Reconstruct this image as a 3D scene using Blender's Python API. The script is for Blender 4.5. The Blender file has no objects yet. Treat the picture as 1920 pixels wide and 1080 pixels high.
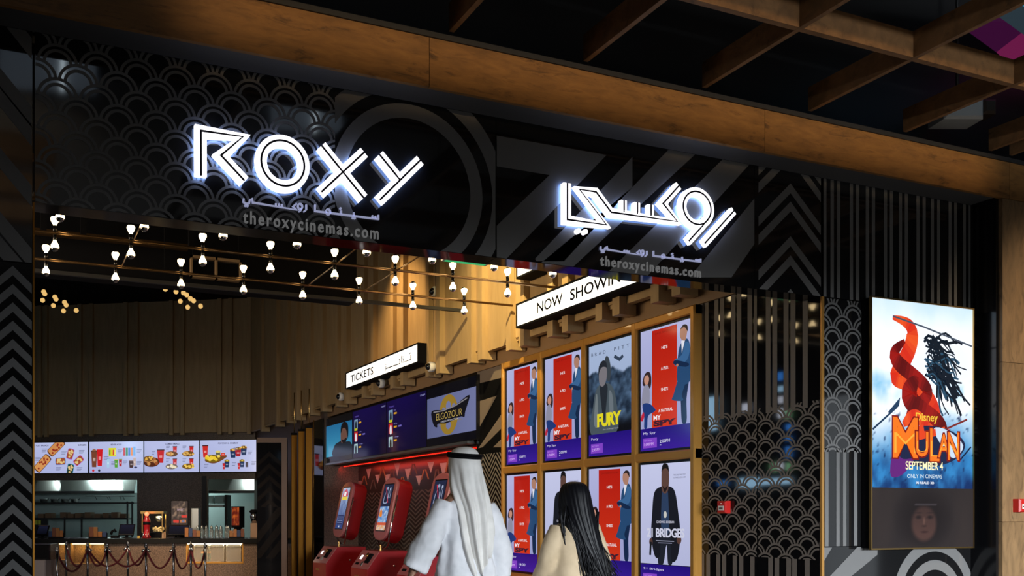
import bpy, bmesh, math, random
from mathutils import Vector, Matrix, noise
from mathutils.geometry import tessellate_polygon
random.seed(7)
SC = bpy.context.scene
COL = SC.collection

# ------------------------------------------------------------------ camera, world, big lights, exposure
CAMH = 1.36
FOC = 1596.0                     # focal length in pixels of a 1920 wide frame
YAW = math.radians(69.85)        # viewing direction, measured from +X towards +Y
FWD = Vector((math.cos(YAW), math.sin(YAW), 0))
RGT = Vector((math.sin(YAW), -math.cos(YAW), 0))
UP = Vector((0, 0, 1))
CAM = Vector((0, 0, CAMH))
PPX, PPY = 600.0, 965.0          # principal point of the (shifted) lens
cd = bpy.data.cameras.new('camera')
cam = bpy.data.objects.new('camera', cd)
COL.objects.link(cam)
cam.location = CAM
cam.rotation_euler = (math.radians(90), 0, YAW - math.radians(90))
cd.sensor_width = 36.0
cd.lens = FOC / 1920 * 36
cd.shift_x = (960 - PPX) / 1920
cd.shift_y = (PPY - 540) / 1920
cd.clip_start = 0.05
cd.clip_end = 200
SC.camera = cam

vs = SC.view_settings
vs.view_transform = 'Standard'
vs.look = 'None'
vs.exposure = 0.0
vs.gamma = 1.0
vs.use_curve_mapping = False

w = bpy.data.worlds.new('world')
SC.world = w
w.use_nodes = True
w.node_tree.nodes['Background'].inputs[0].default_value = (0.55, 0.62, 0.75, 1)
w.node_tree.nodes['Background'].inputs[1].default_value = 0.010


def area(name, loc, target, sx, sy, power, col, spread=180):
    l = bpy.data.lights.new(name, 'AREA')
    l.shape = 'RECTANGLE'
    l.size, l.size_y = sx, sy
    l.energy = power
    l.color = col
    l.spread = math.radians(spread)
    o = bpy.data.objects.new(name, l)
    COL.objects.link(o)
    o.location = loc
    o.rotation_euler = (Vector(target) - Vector(loc)).to_track_quat('-Z', 'Y').to_euler()
    return o


def spot(name, loc, target, power, col, ang=60, blend=0.6, rad=0.06):
    l = bpy.data.lights.new(name, 'SPOT')
    l.energy = power
    l.color = col
    l.spot_size = math.radians(ang)
    l.spot_blend = blend
    l.shadow_soft_size = rad
    o = bpy.data.objects.new(name, l)
    COL.objects.link(o)
    o.location = loc
    o.rotation_euler = (Vector(target) - Vector(loc)).to_track_quat('-Z', 'Y').to_euler()
    return o


area('daylight_from_mall_doors', (4.4, -6.5, 2.3), (6.9, 4.8, 1.4), 5.6, 1.8, 420, (0.86, 0.93, 1.0), 66)
spot('column_fill_spot', (8.9, 2.3, 4.25), (8.5, 4.6, 2.5), 280, (1.0, 0.74, 0.45), 62, 0.9, .1)  # added warm fill that lifts the shaded column, no lamp there
area('rear_ceiling_fill', (2.0, -6.5, 4.9), (2.0, -6.5, 9), 8.0, 4.0, 42, (0.95, 0.97, 1.0))  # unseen fill added to brighten the rear ceiling mirrored in the glass
area('oak_beam_fill', (4.2, 0.6, 4.20), (4.2, 4.6, 4.18), 6.5, 0.08, 2.9, (1.0, 0.68, 0.34), 9)  # narrow added fill that warms the oak beam, not a fixture
area('mall_low_bounce', (6.0, 0.5, 0.4), (5.5, 2.5, 4.3), 5.0, 1.5, 8, (1.0, 0.78, 0.54))
spot('wall_washer_over_now_showing', (4.1, 7.2, 5.6), (5.75, 8.6, 4.2), 1080, (1.0, 0.77, 0.34), 66, 0.9)
spot('poster_ledge_fill', (2.2, 8.2, 3.0), (5.84, 8.2, 3.35), 110, (1.0, 0.70, 0.34), 75, 0.9, .2)  # added fill in mid-air, stands in for warm bounce on the ledge
spot('wall_washer_over_tickets', (4.2, 11.6, 5.9), (5.75, 11.8, 4.1), 430, (1.0, 0.64, 0.26), 60, 0.9)
spot('wall_washer_over_menus', (3.6, 18.2, 5.6), (3.7, 22.0, 3.2), 3, (1.0, 0.60, 0.24), 100, 0.8)
area('kitchen_tube_light', (3.6, 23.6, 2.65), (3.6, 23.6, 0), 3.5, 0.5, 95, (0.80, 1.0, 0.95))
area('counter_downlight', (1.6, 14.6, 3.6), (3.2, 16.9, 0.5), 2.5, 0.5, 42, (1.0, 0.74, 0.50), 60)
area('foyer_left_glow', (-2.9, 8.8, 3.6), (5.9, 12.0, 1.6), 2.6, 1.6, 100, (1.0, 0.82, 0.62), 100)


# ------------------------------------------------------------------ pixel rays met with the real surfaces
def ray(px, py):
    return FWD + RGT * ((px - PPX) / FOC) - UP * ((py - PPY) / FOC)


def at(px, py, d):
    return CAM + ray(px, py) * d


def onY(px, py, Y):
    r = ray(px, py)
    return CAM + r * (Y / r.y)


def onX(px, py, X):
    r = ray(px, py)
    return CAM + r * (X / r.x)


def onP(px, py, P, N):
    r = ray(px, py)
    return CAM + r * ((P - CAM).dot(N) / r.dot(N))


class Frame:
    def __init__(s, O, U, V, N):
        s.O, s.U, s.V, s.N = Vector(O), Vector(U), Vector(V), Vector(N)

    def __call__(s, u, v, w=0.0):
        return s.O + s.U * u + s.V * v + s.N * w

    def uv(s, p):
        q = Vector(p) - s.O
        return (q.dot(s.U), q.dot(s.V))

    def px(s, x, y):
        return s.uv(onP(x, y, s.O, s.N))


YF = 4.84                                                   # the shopfront glass
FAC = Frame((0, YF, 0), (1, 0, 0), (0, 0, 1), (0, -1, 0))
XW = 5.9                                                    # the foyer's right wall
RW = Frame((XW, 0, 0), (0, -1, 0), (0, 0, 1), (-1, 0, 0))
BU = Vector((.877, -.480, 0)).normalized()
BN = Vector((BU.y, -BU.x, 0))
BK = Frame((5.9, 20.7, 0), BU, (0, 0, 1), BN)               # the back wall


# ------------------------------------------------------------------ colours and materials
def lin(c):
    def f(x):
        x /= 255.0
        return x / 12.92 if x <= 0.04045 else ((x + 0.055) / 1.055) ** 2.4
    return tuple(f(x) for x in c[:3])


MATS = {}


def mat(name, col, rough=0.5, metal=0.0, emit=None, es=0.0, spec=0.5, coat=0.0, alpha=None, trans=0.0):
    if name in MATS:
        return MATS[name]
    m = bpy.data.materials.new(name)
    m.use_nodes = True
    b = m.node_tree.nodes['Principled BSDF']
    b.inputs['Base Color'].default_value = (*col, 1)
    b.inputs['Roughness'].default_value = rough
    b.inputs['Metallic'].default_value = metal
    b.inputs['Specular IOR Level'].default_value = spec
    b.inputs['Coat Weight'].default_value = coat
    b.inputs['Transmission Weight'].default_value = trans
    if emit:
        b.inputs['Emission Color'].default_value = (*emit, 1)
        b.inputs['Emission Strength'].default_value = es
    MATS[name] = m
    return m


def nodes(m):
    nt = m.node_tree
    return nt, nt.nodes, nt.links, nt.nodes['Principled BSDF']


def noise_mix(m, scale, c1, c2, lo=0.35, hi=0.65, stretch=(1, 1, 1), detail=6, bump=0.0, distort=0.0):
    nt, n, l, b = nodes(m)
    tc = n.new('ShaderNodeTexCoord')
    mp = n.new('ShaderNodeMapping')
    mp.inputs['Scale'].default_value = stretch
    nz = n.new('ShaderNodeTexNoise')
    nz.inputs['Scale'].default_value = scale
    nz.inputs['Detail'].default_value = detail
    nz.inputs['Distortion'].default_value = distort
    cr = n.new('ShaderNodeValToRGB')
    cr.color_ramp.elements[0].position = lo
    cr.color_ramp.elements[0].color = (*c1, 1)
    cr.color_ramp.elements[1].position = hi
    cr.color_ramp.elements[1].color = (*c2, 1)
    l.new(tc.outputs['Object'], mp.inputs['Vector'])
    l.new(mp.outputs['Vector'], nz.inputs['Vector'])
    l.new(nz.outputs['Fac'], cr.inputs['Fac'])
    l.new(cr.outputs['Color'], b.inputs['Base Color'])
    if bump:
        bp = n.new('ShaderNodeBump')
        bp.inputs['Strength'].default_value = bump
        bp.inputs['Distance'].default_value = 0.01
        l.new(nz.outputs['Fac'], bp.inputs['Height'])
        l.new(bp.outputs['Normal'], b.inputs['Normal'])
    return m


def wood(name, base, dark, stretch, rough=0.55):
    """oak: stretched grain, with darker smoky flecks and knots"""
    m = mat(name, base, rough)
    nt, n, l, b = nodes(m)
    tc = n.new('ShaderNodeTexCoord')
    mp = n.new('ShaderNodeMapping')
    mp.inputs['Scale'].default_value = stretch
    n1 = n.new('ShaderNodeTexNoise')
    n1.inputs['Scale'].default_value = 9
    n1.inputs['Detail'].default_value = 8
    n1.inputs['Roughness'].default_value = 0.62
    n1.inputs['Distortion'].default_value = 0.6
    r1 = n.new('ShaderNodeValToRGB')
    r1.color_ramp.elements[0].position = 0.30
    r1.color_ramp.elements[0].color = (*[x * 0.66 for x in base], 1)
    r1.color_ramp.elements[1].position = 0.66
    r1.color_ramp.elements[1].color = (*[min(1, x * 1.15) for x in base], 1)
    n2 = n.new('ShaderNodeTexNoise')
    n2.inputs['Scale'].default_value = 5.2
    n2.inputs['Detail'].default_value = 9
    n2.inputs['Roughness'].default_value = 0.7
    n2.inputs['Distortion'].default_value = 1.4
    r2 = n.new('ShaderNodeValToRGB')
    r2.color_ramp.elements[0].position = 0.55
    r2.color_ramp.elements[0].color = (0, 0, 0, 1)
    r2.color_ramp.elements[1].position = 0.72
    r2.color_ramp.elements[1].color = (1, 1, 1, 1)
    mx = n.new('ShaderNodeMix')
    mx.data_type = 'RGBA'
    l.new(tc.outputs['Object'], mp.inputs['Vector'])
    for q in (n1, n2):
        l.new(mp.outputs['Vector'], q.inputs['Vector'])
    l.new(n1.outputs['Fac'], r1.inputs['Fac'])
    l.new(n2.outputs['Fac'], r2.inputs['Fac'])
    l.new(r2.outputs['Color'], mx.inputs[0])
    l.new(r1.outputs['Color'], mx.inputs[6])
    mx.inputs[7].default_value = (*dark, 1)
    l.new(mx.outputs[2], b.inputs['Base Color'])
    return m


def picture_mat(name, strength, rough=0.12, spec=0.5):
    """a lit screen: shows the colours stored on its faces"""
    m = mat(name, (0.004, 0.004, 0.005), rough, spec=spec)
    nt, n, l, b = nodes(m)
    a = n.new('ShaderNodeVertexColor')
    a.layer_name = 'picture'
    l.new(a.outputs['Color'], b.inputs['Emission Color'])
    b.inputs['Emission Strength'].default_value = strength
    return m


def print_mat(name, rough=0.5):
    """ink on paper, card or packaging: the colours stored on its faces"""
    m = mat(name, (0.5, 0.5, 0.5), rough)
    nt, n, l, b = nodes(m)
    a = n.new('ShaderNodeVertexColor')
    a.layer_name = 'picture'
    l.new(a.outputs['Color'], b.inputs['Base Color'])
    return m


M_GLASS = mat('black_glass', (0.009, 0.009, 0.0095), 0.055, spec=0.40)
M_PRINT = mat('grey_print_on_glass', (0.165, 0.163, 0.16), 0.45, spec=0.2)
M_GLASSW = mat('black_glass_foyer', (0.006, 0.006, 0.007), 0.04, spec=0.5)
M_PRINTW = mat('taupe_print_on_glass', (0.175, 0.150, 0.132), 0.40, spec=0.25)
M_BLACK = mat('matt_black', (0.004, 0.004, 0.005), 0.7, spec=0.08)
M_BLACKG = mat('gloss_black', (0.006, 0.006, 0.007), 0.15)
M_DARK = mat('dark_grey_paint', (0.018, 0.017, 0.017), 0.55)
M_SOFFIT = mat('soffit_grey', (0.085, 0.083, 0.085), 0.5)
M_OAK = wood('oak_beam', (0.26, 0.120, 0.030), (0.045, 0.018, 0.004), (0.55, 1.4, 2.4))
M_OAKV = wood('oak_column', (0.25, 0.150, 0.068), (0.07, 0.038, 0.016), (1.5, 1.5, 0.45))
M_SLATWOOD = wood('grid_wood', (0.22, 0.105, 0.036), (0.07, 0.034, 0.013), (1.0, 1.0, 1.0), 0.6)
M_GOLD = mat('polished_bronze', (0.58, 0.285, 0.06), 0.28, 0.40, coat=.5)
M_BRASS = mat('brass', (0.62, 0.40, 0.15), 0.28, 1.0)
M_BRONZE = mat('bronze_tube', (0.20, 0.088, 0.014), 0.32, 1.0)
M_POST = mat('dark_chrome', (0.22, 0.22, 0.23), 0.2, 1.0)
M_CHROME = mat('chrome', (0.62, 0.62, 0.64), 0.14, 1.0)
M_STEEL = mat('stainless_steel', (0.50, 0.54, 0.54), 0.34, 1.0)
M_TAN = noise_mix(mat('tan_slat_paint', (0.3, 0.2, 0.1), 0.6), 14, (0.34, 0.225, 0.105), (0.40, 0.27, 0.13), stretch=(1, 1, .15))
M_BROWN = mat('brown_wall_paint', (0.075, 0.045, 0.026), 0.55)
M_GRANITE = noise_mix(mat('brown_granite', (0.1, 0.06, 0.04), 0.4), 60, (0.060, 0.036, 0.023), (0.19, 0.125, 0.085), .35, .7, detail=3)
M_COUNTER = mat('black_worktop', (0.006, 0.006, 0.006), 0.25)
M_RED = mat('red_kiosk_paint', (0.30, 0.008, 0.012), 0.30, coat=0.4)
M_REDROPE = mat('red_velvet', (0.10, 0.006, 0.010), 0.85)
M_WHITE = mat('white_plastic', (0.72, 0.70, 0.66), 0.4)
M_ALARM = mat('alarm_red', (0.55, 0.015, 0.012), 0.35)
M_LETTER = mat('lit_letter_white', (0.8, 0.8, 0.8), 0.4, emit=(0.97, 0.95, 1.0), es=1.5)
M_HALO = mat('blue_white_halo_glow', (0.8, 0.8, 0.8), 0.4, emit=(0.24, 0.42, 1.0), es=16)  # added glow on the letter backs, stands in for bloom
M_LINE = mat('dark_purple_line', (0.012, 0.006, 0.03), 0.4)
M_URL = mat('silver_lettering', (0.22, 0.22, 0.22), 0.4, emit=(.9, .9, .9), es=.10)
M_ARAB = mat('pale_blue_lettering', (0.42, 0.44, 0.60), 0.4, emit=(.62, .66, 1.0), es=.36)
M_LIGHTBOX = mat('lightbox_white', (0.9, 0.9, 0.9), 0.4, emit=(1.0, 0.97, 0.93), es=1.02)
M_BULB = mat('warm_bulb_glass', (0.9, 0.8, 0.6), 0.2, emit=(1.0, 0.74, 0.38), es=12)
M_BULBFAR = mat('dim_globe_glass', (0.8, 0.6, 0.35), 0.15, emit=(1.0, 0.62, 0.20), es=0.75)
M_SCREEN = picture_mat('screen_picture', 0.95)
M_LED = picture_mat('led_wall_picture', 1.2, 0.5, 0.1)
M_CARD = print_mat('printed_card')
M_BEZEL = mat('screen_bezel', (0.008, 0.008, 0.010), 0.22)
M_SKIN = mat('skin', (0.36, 0.19, 0.12), 0.5)
M_KANDURA = noise_mix(mat('white_cotton', (0.75, 0.76, 0.79), 0.75), 9, (0.68, 0.69, 0.72), (0.80, 0.80, 0.83))
M_GHUTRA = noise_mix(mat('cream_headcloth', (0.78, 0.76, 0.72), 0.8), 12, (0.72, 0.70, 0.665), (0.82, 0.80, 0.765))
M_HAIR = mat('black_hair', (0.005, 0.005, 0.007), 0.45, spec=0.28)
M_COAT = noise_mix(mat('beige_coat', (0.5, 0.38, 0.25), 0.8), 10, (0.56, 0.425, 0.265), (0.68, 0.525, 0.34))
M_SOLE = mat('dark_shoe', (0.02, 0.018, 0.016), 0.5)
M_MASK = mat('blue_mask', (0.35, 0.58, 0.68), 0.7)


# ------------------------------------------------------------------ mesh builder
class MB:
    def __init__(s):
        s.v, s.f, s.mi, s.c = [], [], [], []
        s.smooth = []

    def add(s, verts, faces, mi=0, col=None, smooth=False):
        k = len(s.v)
        s.v.extend([Vector(p) for p in verts])
        for fc in faces:
            s.f.append([i + k for i in fc])
            s.mi.append(mi)
            s.c.append(col)
            s.smooth.append(smooth)

    def box(s, fr, u0, u1, v0, v1, w0, w1, mi=0, col=None):
        p = [fr(u, v, w_) for w_ in (w0, w1) for v in (v0, v1) for u in (u0, u1)]
        s.add(p, [(0, 1, 3, 2), (4, 6, 7, 5), (0, 4, 5, 1), (2, 3, 7, 6), (0, 2, 6, 4), (1, 5, 7, 3)], mi, col)

    def bbox(s, fr, u0, u1, v0, v1, w0, w1, b=0.01, mi=0):
        """box whose front edges (at w1) are bevelled"""
        q = []
        for (uu0, uu1, vv0, vv1, ww) in ((u0, u1, v0, v1, w0), (u0, u1, v0, v1, w1 - b), (u0 + b, u1 - b, v0 + b, v1 - b, w1)):
            q.append([fr(uu0, vv0, ww), fr(uu1, vv0, ww), fr(uu1, vv1, ww), fr(uu0, vv1, ww)])
        s.loft(q, mi=mi, caps=True)

    def poly(s, fr, pts, w0=0.0, mi=0, col=None):
        pts = [(p[0], p[1]) for p in pts]
        v = [fr(p[0], p[1], w0) for p in pts]
        if len(pts) <= 4:
            s.add(v, [tuple(range(len(pts)))], mi, col)
        else:
            tri = tessellate_polygon([[Vector((p[0], p[1], 0)) for p in pts]])
            s.add(v, [tuple(t) for t in tri], mi, col)

    def prism(s, fr, pts, w0, w1, mi=0, mis=None, col=None):
        n = len(pts)
        a = [fr(p[0], p[1], w0) for p in pts]
        b = [fr(p[0], p[1], w1) for p in pts]
        s.poly(fr, pts, w1, mi, col)
        s.poly(fr, pts[::-1], w0, mi if mis is None else mis, col)
        s.add(a + b, [(i, (i + 1) % n, n + (i + 1) % n, n + i) for i in range(n)], mi if mis is None else mis, col)

    def loft(s, rings, mi=0, caps=True, smooth=False, closed=True, col=None):
        n = len(rings[0])
        v = [p for r in rings for p in r]
        f = []
        for i in range(len(rings) - 1):
            for j in range(n if closed else n - 1):
                k = (j + 1) % n
                f.append((i * n + j, i * n + k, (i + 1) * n + k, (i + 1) * n + j))
        if caps:
            f.append(tuple(range(n - 1, -1, -1)))
            f.append(tuple((len(rings) - 1) * n + j for j in range(n)))
        s.add(v, f, mi, col, smooth)

    def tube(s, path, r, n=10, mi=0, smooth=True, closed=False, caps=True):
        path = [Vector(p) for p in path]
        rings = []
        m = len(path)
        prev = None
        for i, p in enumerate(path):
            if closed:
                t = path[(i + 1) % m] - path[i - 1]
            else:
                t = path[min(i + 1, m - 1)] - path[max(i - 1, 0)]
            t = t.normalized() if t.length > 1e-9 else Vector((0, 0, 1))
            if prev is None:
                a = t.orthogonal().normalized()
            else:
                a = (prev - t * prev.dot(t))
                a = a.normalized() if a.length > 1e-6 else t.orthogonal().normalized()
            prev = a
            b = t.cross(a)
            rr = r[i] if isinstance(r, (list, tuple)) else r
            rings.append([p + (a * math.cos(2 * math.pi * j / n) + b * math.sin(2 * math.pi * j / n)) * rr for j in range(n)])
        if closed:
            rings.append(rings[0])
        s.loft(rings, mi, caps and not closed, smooth)

    def lathe(s, O, prof, n=16, mi=0, axis=None, smooth=True):
        O = Vector(O)
        ax = Vector(axis or (0, 0, 1)).normalized()
        a = ax.orthogonal().normalized()
        b = ax.cross(a)
        rings = [[O + ax * h + (a * math.cos(2 * math.pi * j / n) + b * math.sin(2 * math.pi * j / n)) * max(r, 1e-4) for j in range(n)] for r, h in prof]
        s.loft(rings, mi, True, smooth)

    def ell(s, c, rx, ry, rz, mi=0, nu=16, nv=10, rot=None):
        c = Vector(c)
        rings = []
        for i in range(nv + 1):
            t = math.pi * i / nv
            rings.append([c + (rot @ Vector((rx * math.sin(t) * math.cos(2 * math.pi * j / nu), ry * math.sin(t) * math.sin(2 * math.pi * j / nu), rz * math.cos(t))) if rot else Vector((rx * max(math.sin(t), 1e-3) * math.cos(2 * math.pi * j / nu), ry * max(math.sin(t), 1e-3) * math.sin(2 * math.pi * j / nu), rz * math.cos(t)))) for j in range(nu)])
        s.loft(rings[::-1], mi, True, True)

    def build(s, name, mats, parent=None, mods=None):
        off = Vector((0, 0, 0))
        q = parent
        while q is not None:
            off += q.location
            q = q.parent
        if parent is None and s.v:
            xs = [p.x for p in s.v]; ys = [p.y for p in s.v]; zs = [p.z for p in s.v]
            off = Vector(((min(xs) + max(xs)) / 2, (min(ys) + max(ys)) / 2, min(zs)))
        me = bpy.data.meshes.new(name)
        me.from_pydata([p - off for p in s.v], [], s.f)
        if not isinstance(mats, (list, tuple)):
            mats = [mats]
        for m in mats:
            me.materials.append(m)
        me.polygons.foreach_set('material_index', s.mi)
        me.polygons.foreach_set('use_smooth', s.smooth)
        if any(c is not None for c in s.c):
            ca = me.color_attributes.new('picture', 'FLOAT_COLOR', 'CORNER')
            buf = []
            for fc, c in zip(s.f, s.c):
                if c is None:
                    c = (0, 0, 0)
                if isinstance(c[0], (tuple, list)):
                    for q in c:
                        buf.extend((*q, 1.0))
                else:
                    buf.extend((*c, 1.0) * len(fc))
            ca.data.foreach_set('color', buf)
        me.update()
        if s.smooth and any(s.smooth):
            bm = bmesh.new()
            bm.from_mesh(me)
            bmesh.ops.recalc_face_normals(bm, faces=bm.faces)
            bm.to_mesh(me)
            bm.free()
        o = bpy.data.objects.new(name, me)
        COL.objects.link(o)
        if parent is not None:
            o.parent = parent
        else:
            o.location = off
        return o


def tag(o, label=None, cat=None, group=None, kind=None):
    if label: o['label'] = label
    if cat: o['category'] = cat
    if group: o['group'] = group
    if kind: o['kind'] = kind
    return o


def thing(name, loc, label, cat, group=None, rz=0.0):
    o = bpy.data.objects.new(name, None)
    o.empty_display_size = 0.1
    COL.objects.link(o)
    o.location = loc
    o.rotation_euler = (0, 0, rz)
    return tag(o, label, cat, group)


def dup(root, loc, label=None, group=None, rz=None):
    r = root.copy()
    COL.objects.link(r)
    r.location = loc
    if rz is not None:
        r.rotation_euler = (0, 0, rz)
    if label: r['label'] = label
    if group: r['group'] = group
    for ch in list(root.children):
        c = ch.copy()
        COL.objects.link(c)
        c.parent = r
        for g in ch.children:
            d = g.copy()
            COL.objects.link(d)
            d.parent = c
    return r


W0 = Frame((0, 0, 0), (1, 0, 0), (0, 1, 0), (0, 0, 1))     # plain world axes: box(W0, x0,x1,y0,y1,z0,z1)


def wbox(name, m, x0, x1, y0, y1, z0, z1, parent=None):
    b = MB()
    b.box(W0, x0, x1, y0, y1, z0, z1)
    return b.build(name, m, parent)


def struct(o):
    o['kind'] = 'structure'
    return o


# ------------------------------------------------------------------ lettering
_TC = {}


def text2d(s, bold=0.0, space=1.0):
    key = (s, bold, space)
    if key in _TC:
        return _TC[key]
    cu = bpy.data.curves.new('lettering_source', 'FONT')
    cu.body = s
    cu.offset = bold
    cu.space_character = space
    cu.resolution_u = 3
    cu.fill_mode = 'FRONT'
    o = bpy.data.objects.new('lettering_source', cu)
    COL.objects.link(o)
    dg = bpy.context.evaluated_depsgraph_get()
    me = bpy.data.meshes.new_from_object(o.evaluated_get(dg))
    vs_ = [(v.co.x, v.co.y) for v in me.vertices]
    fs = [tuple(p.vertices) for p in me.polygons]
    bpy.data.objects.remove(o)
    bpy.data.curves.remove(cu)
    bpy.data.meshes.remove(me)
    x0 = min(p[0] for p in vs_); x1 = max(p[0] for p in vs_)
    y0 = min(p[1] for p in vs_); y1 = max(p[1] for p in vs_)
    _TC[key] = (vs_, fs, x0, x1, y0, y1)
    return _TC[key]


def put_text(mb, fr, s, u0, u1, v0, v1, w_=0.0, mi=0, col=None, bold=0.0, space=1.0, shear=None, depth=0.0):
    """lettering stretched into the box u0..u1, v0..v1 of a frame; shear = (v at u0, v at u1) offsets"""
    vs_, fs, x0, x1, y0, y1 = text2d(s, bold, space)
    P2 = [(u0 + (p[0] - x0) / (x1 - x0) * (u1 - u0), v0 + (p[1] - y0) / (y1 - y0) * (v1 - v0)) for p in vs_]
    mb.add([fr(a, b, w_ + depth) for a, b in P2], fs, mi, col)
    if depth:
        from collections import Counter
        ed = Counter()
        for f in fs:
            for i in range(len(f)):
                ed[(f[i], f[(i + 1) % len(f)])] += 1
        k = [e for e in ed if (e[1], e[0]) not in ed]
        n = len(P2)
        mb.add([fr(a, b, w_) for a, b in P2] + [fr(a, b, w_ + depth) for a, b in P2], [(a, b, b + n, a + n) for a, b in k], mi, col)


def ribbon(pts, width, closed=False):
    """mitred outline pairs of a stroke along 2D points -> list of (left, right)"""
    n = len(pts)
    out = []
    for i in range(n):
        p = Vector(pts[i])
        a = Vector(pts[i - 1]) if (i > 0 or closed) else None
        b = Vector(pts[(i + 1) % n]) if (i < n - 1 or closed) else None
        d1 = (p - a).normalized() if a is not None else None
        d2 = (b - p).normalized() if b is not None else None
        if d1 is None: d1 = d2
        if d2 is None: d2 = d1
        n1 = Vector((-d1.y, d1.x)); n2 = Vector((-d2.y, d2.x))
        m = n1 + n2
        if m.length < 1e-4:
            m = n1.copy()
        m.normalize()
        k = min(1.0 / max(m.dot(n1), 0.25), 1.45)
        out.append((p + m * width / 2 * k, p - m * width / 2 * k))
    return out


def stroke(mb, fr, pts, width, w0, w1, mi=0, mis=None, closed=False):
    rb = ribbon(pts, width, closed)
    rings = []
    n = len(rb)
    for k in range(n if closed else n - 1):
        a, b = rb[k], rb[(k + 1) % n]
        q = [a[0], a[1], b[1], b[0]]
        mb.add([fr(p.x, p.y, w1) for p in q], [(0, 1, 2, 3)], mi)
        mb.add([fr(p.x, p.y, w0) for p in q], [(3, 2, 1, 0)], mi if mis is None else mis)
        mb.add([fr(a[0].x, a[0].y, w0), fr(a[0].x, a[0].y, w1), fr(b[0].x, b[0].y, w1), fr(b[0].x, b[0].y, w0)], [(0, 1, 2, 3)], mi)
        mb.add([fr(a[1].x, a[1].y, w0), fr(a[1].x, a[1].y, w1), fr(b[1].x, b[1].y, w1), fr(b[1].x, b[1].y, w0)], [(3, 2, 1, 0)], mi)
    if not closed:
        for e in (rb[0], rb[-1]):
            mb.add([fr(e[0].x, e[0].y, w0), fr(e[1].x, e[1].y, w0), fr(e[1].x, e[1].y, w1), fr(e[0].x, e[0].y, w1)], [(0, 1, 2, 3)], mi)


# ------------------------------------------------------------------ printed patterns (2D, clipped to a panel)
def clip(poly, u0, u1, v0, v1):
    def cut(p, f, g):
        out = []
        for i in range(len(p)):
            a, b = p[i - 1], p[i]
            fa, fb = f(a), f(b)
            if fa >= 0: 
                if fb >= 0: out.append(b)
                else: out.append(g(a, b, fa, fb))
            elif fb >= 0:
                out.append(g(a, b, fa, fb)); out.append(b)
        return out
    g = lambda a, b, fa, fb: (a[0] + (b[0] - a[0]) * fa / (fa - fb), a[1] + (b[1] - a[1]) * fa / (fa - fb))
    for f in (lambda p: p[0] - u0, lambda p: u1 - p[0], lambda p: p[1] - v0, lambda p: v1 - p[1]):
        if len(poly) < 3:
            return []
        poly = cut(poly, f, g)
    return poly if len(poly) >= 3 else []


def pq(mb, fr, poly, box, w_, mi, col=None):
    p = clip(poly, *box)
    if p:
        n = len(p)
        mb.add([fr(a, b, w_) for a, b in p], [tuple(range(n))], mi, col)


def ring(mb, fr, c, r0, r1, a0, a1, box, w_, mi, seg=20):
    """a0/a1: (at r0, at r1) start and end angles"""
    for i in range(seg):
        t0, t1 = i / seg, (i + 1) / seg
        q = []
        for r, k in ((r0, 0), (r1, 1)):
            for t in (t0, t1):
                a = a0[k] + (a1[k] - a0[k]) * t
                q.append((c[0] + r * math.cos(a), c[1] + r * math.sin(a)))
        pq(mb, fr, [q[0], q[1], q[3], q[2]], box, w_, mi)


def scallops(mb, fr, box, u_ref, v_ref, hp=0.109, rh=0.0915, w_=0.0015, mi=1, rings=((0.109, 0.093), (0.079, 0.062))):
    """fish-scale arcs: every row covers the feet of the row above; hp = half a period"""
    u0, u1, v0, v1 = box
    R = rings[0][0]

    def cutang(r):
        # where the circle of radius r about the origin enters the neighbour below right (hp,-rh)
        for k in range(0, 400):
            a = -0.9 + k * 0.005
            x, y = r * math.cos(a), r * math.sin(a)
            if (x - hp) ** 2 + (y + rh) ** 2 >= R * R and y > -rh:
                return a
        return 0.0
    ca = {r: cutang(r) for rr in rings for r in rr}
    j0 = int(math.floor((v0 - v_ref) / rh)) - 2
    j1 = int(math.ceil((v1 - v_ref) / rh)) + 1
    i0 = int(math.floor((u0 - u_ref) / (2 * hp))) - 1
    i1 = int(math.ceil((u1 - u_ref) / (2 * hp))) + 1
    for j in range(j0, j1 + 1):
        for i in range(i0, i1 + 1):
            c = (u_ref + 2 * hp * i + (hp if j % 2 else 0), v_ref + j * rh)
            if c[0] < u0 - R or c[0] > u1 + R:
                continue
            for (ro, ri) in rings:
                ring(mb, fr, c, ri, ro, (ca[ri], ca[ro]), (math.pi - ca[ri], math.pi - ca[ro]), box, w_, mi, 14)


def panel_thing(name, fr, u0, u1, v0, v1, depth, mats, draw, label, cat='glass panel', group=None):
    mb = MB()
    mb.box(fr, u0, u1, v0, v1, -depth, 0, 0)
    if draw:
        draw(mb, (u0 + .003, u1 - .003, v0 + .003, v1 - .003))
    o = mb.build(name, mats)
    return tag(o, label, cat, group)

# ------------------------------------------------------------------ the setting
ZF = 3.043          # underside of the glass fascia
ZS = 3.965          # soffit above the glass
YB = 4.614          # face of the oak surround
XO0, XO1 = 0.137, 5.9
XR = 7.61
FLOORM = noise_mix(mat('mall_stone_floor', (0.2, 0.18, 0.16), 0.25), 3, (0.13, 0.12, 0.11), (0.18, 0.17, 0.155))
struct(wbox('floor', FLOORM, -9, 14, -12, 30, -0.2, 0))
struct(wbox('ceiling_mall', M_BLACK, -9, 14, -1.4, 4.9, 6.9, 7.1))
struct(wbox('ceiling_mall_rear', mat('pale_ceiling', (.5, .5, .5), .7), -9, 14, -12, -1.4, 6.9, 7.1))
struct(wbox('daylight_blocker', M_DARK, -8, 12, -2.2, -1.9, 2.15, 3.5))       # unseen beam added behind the camera to shade the upper shopfront
struct(wbox('ceiling_foyer', M_BLACK, -4.2, 6.4, 4.9, 28, 6.8, 7.0))
struct(wbox('wall_front', M_DARK, -9, 14, 4.92, 5.0, ZS + .02, 6.9))
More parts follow.
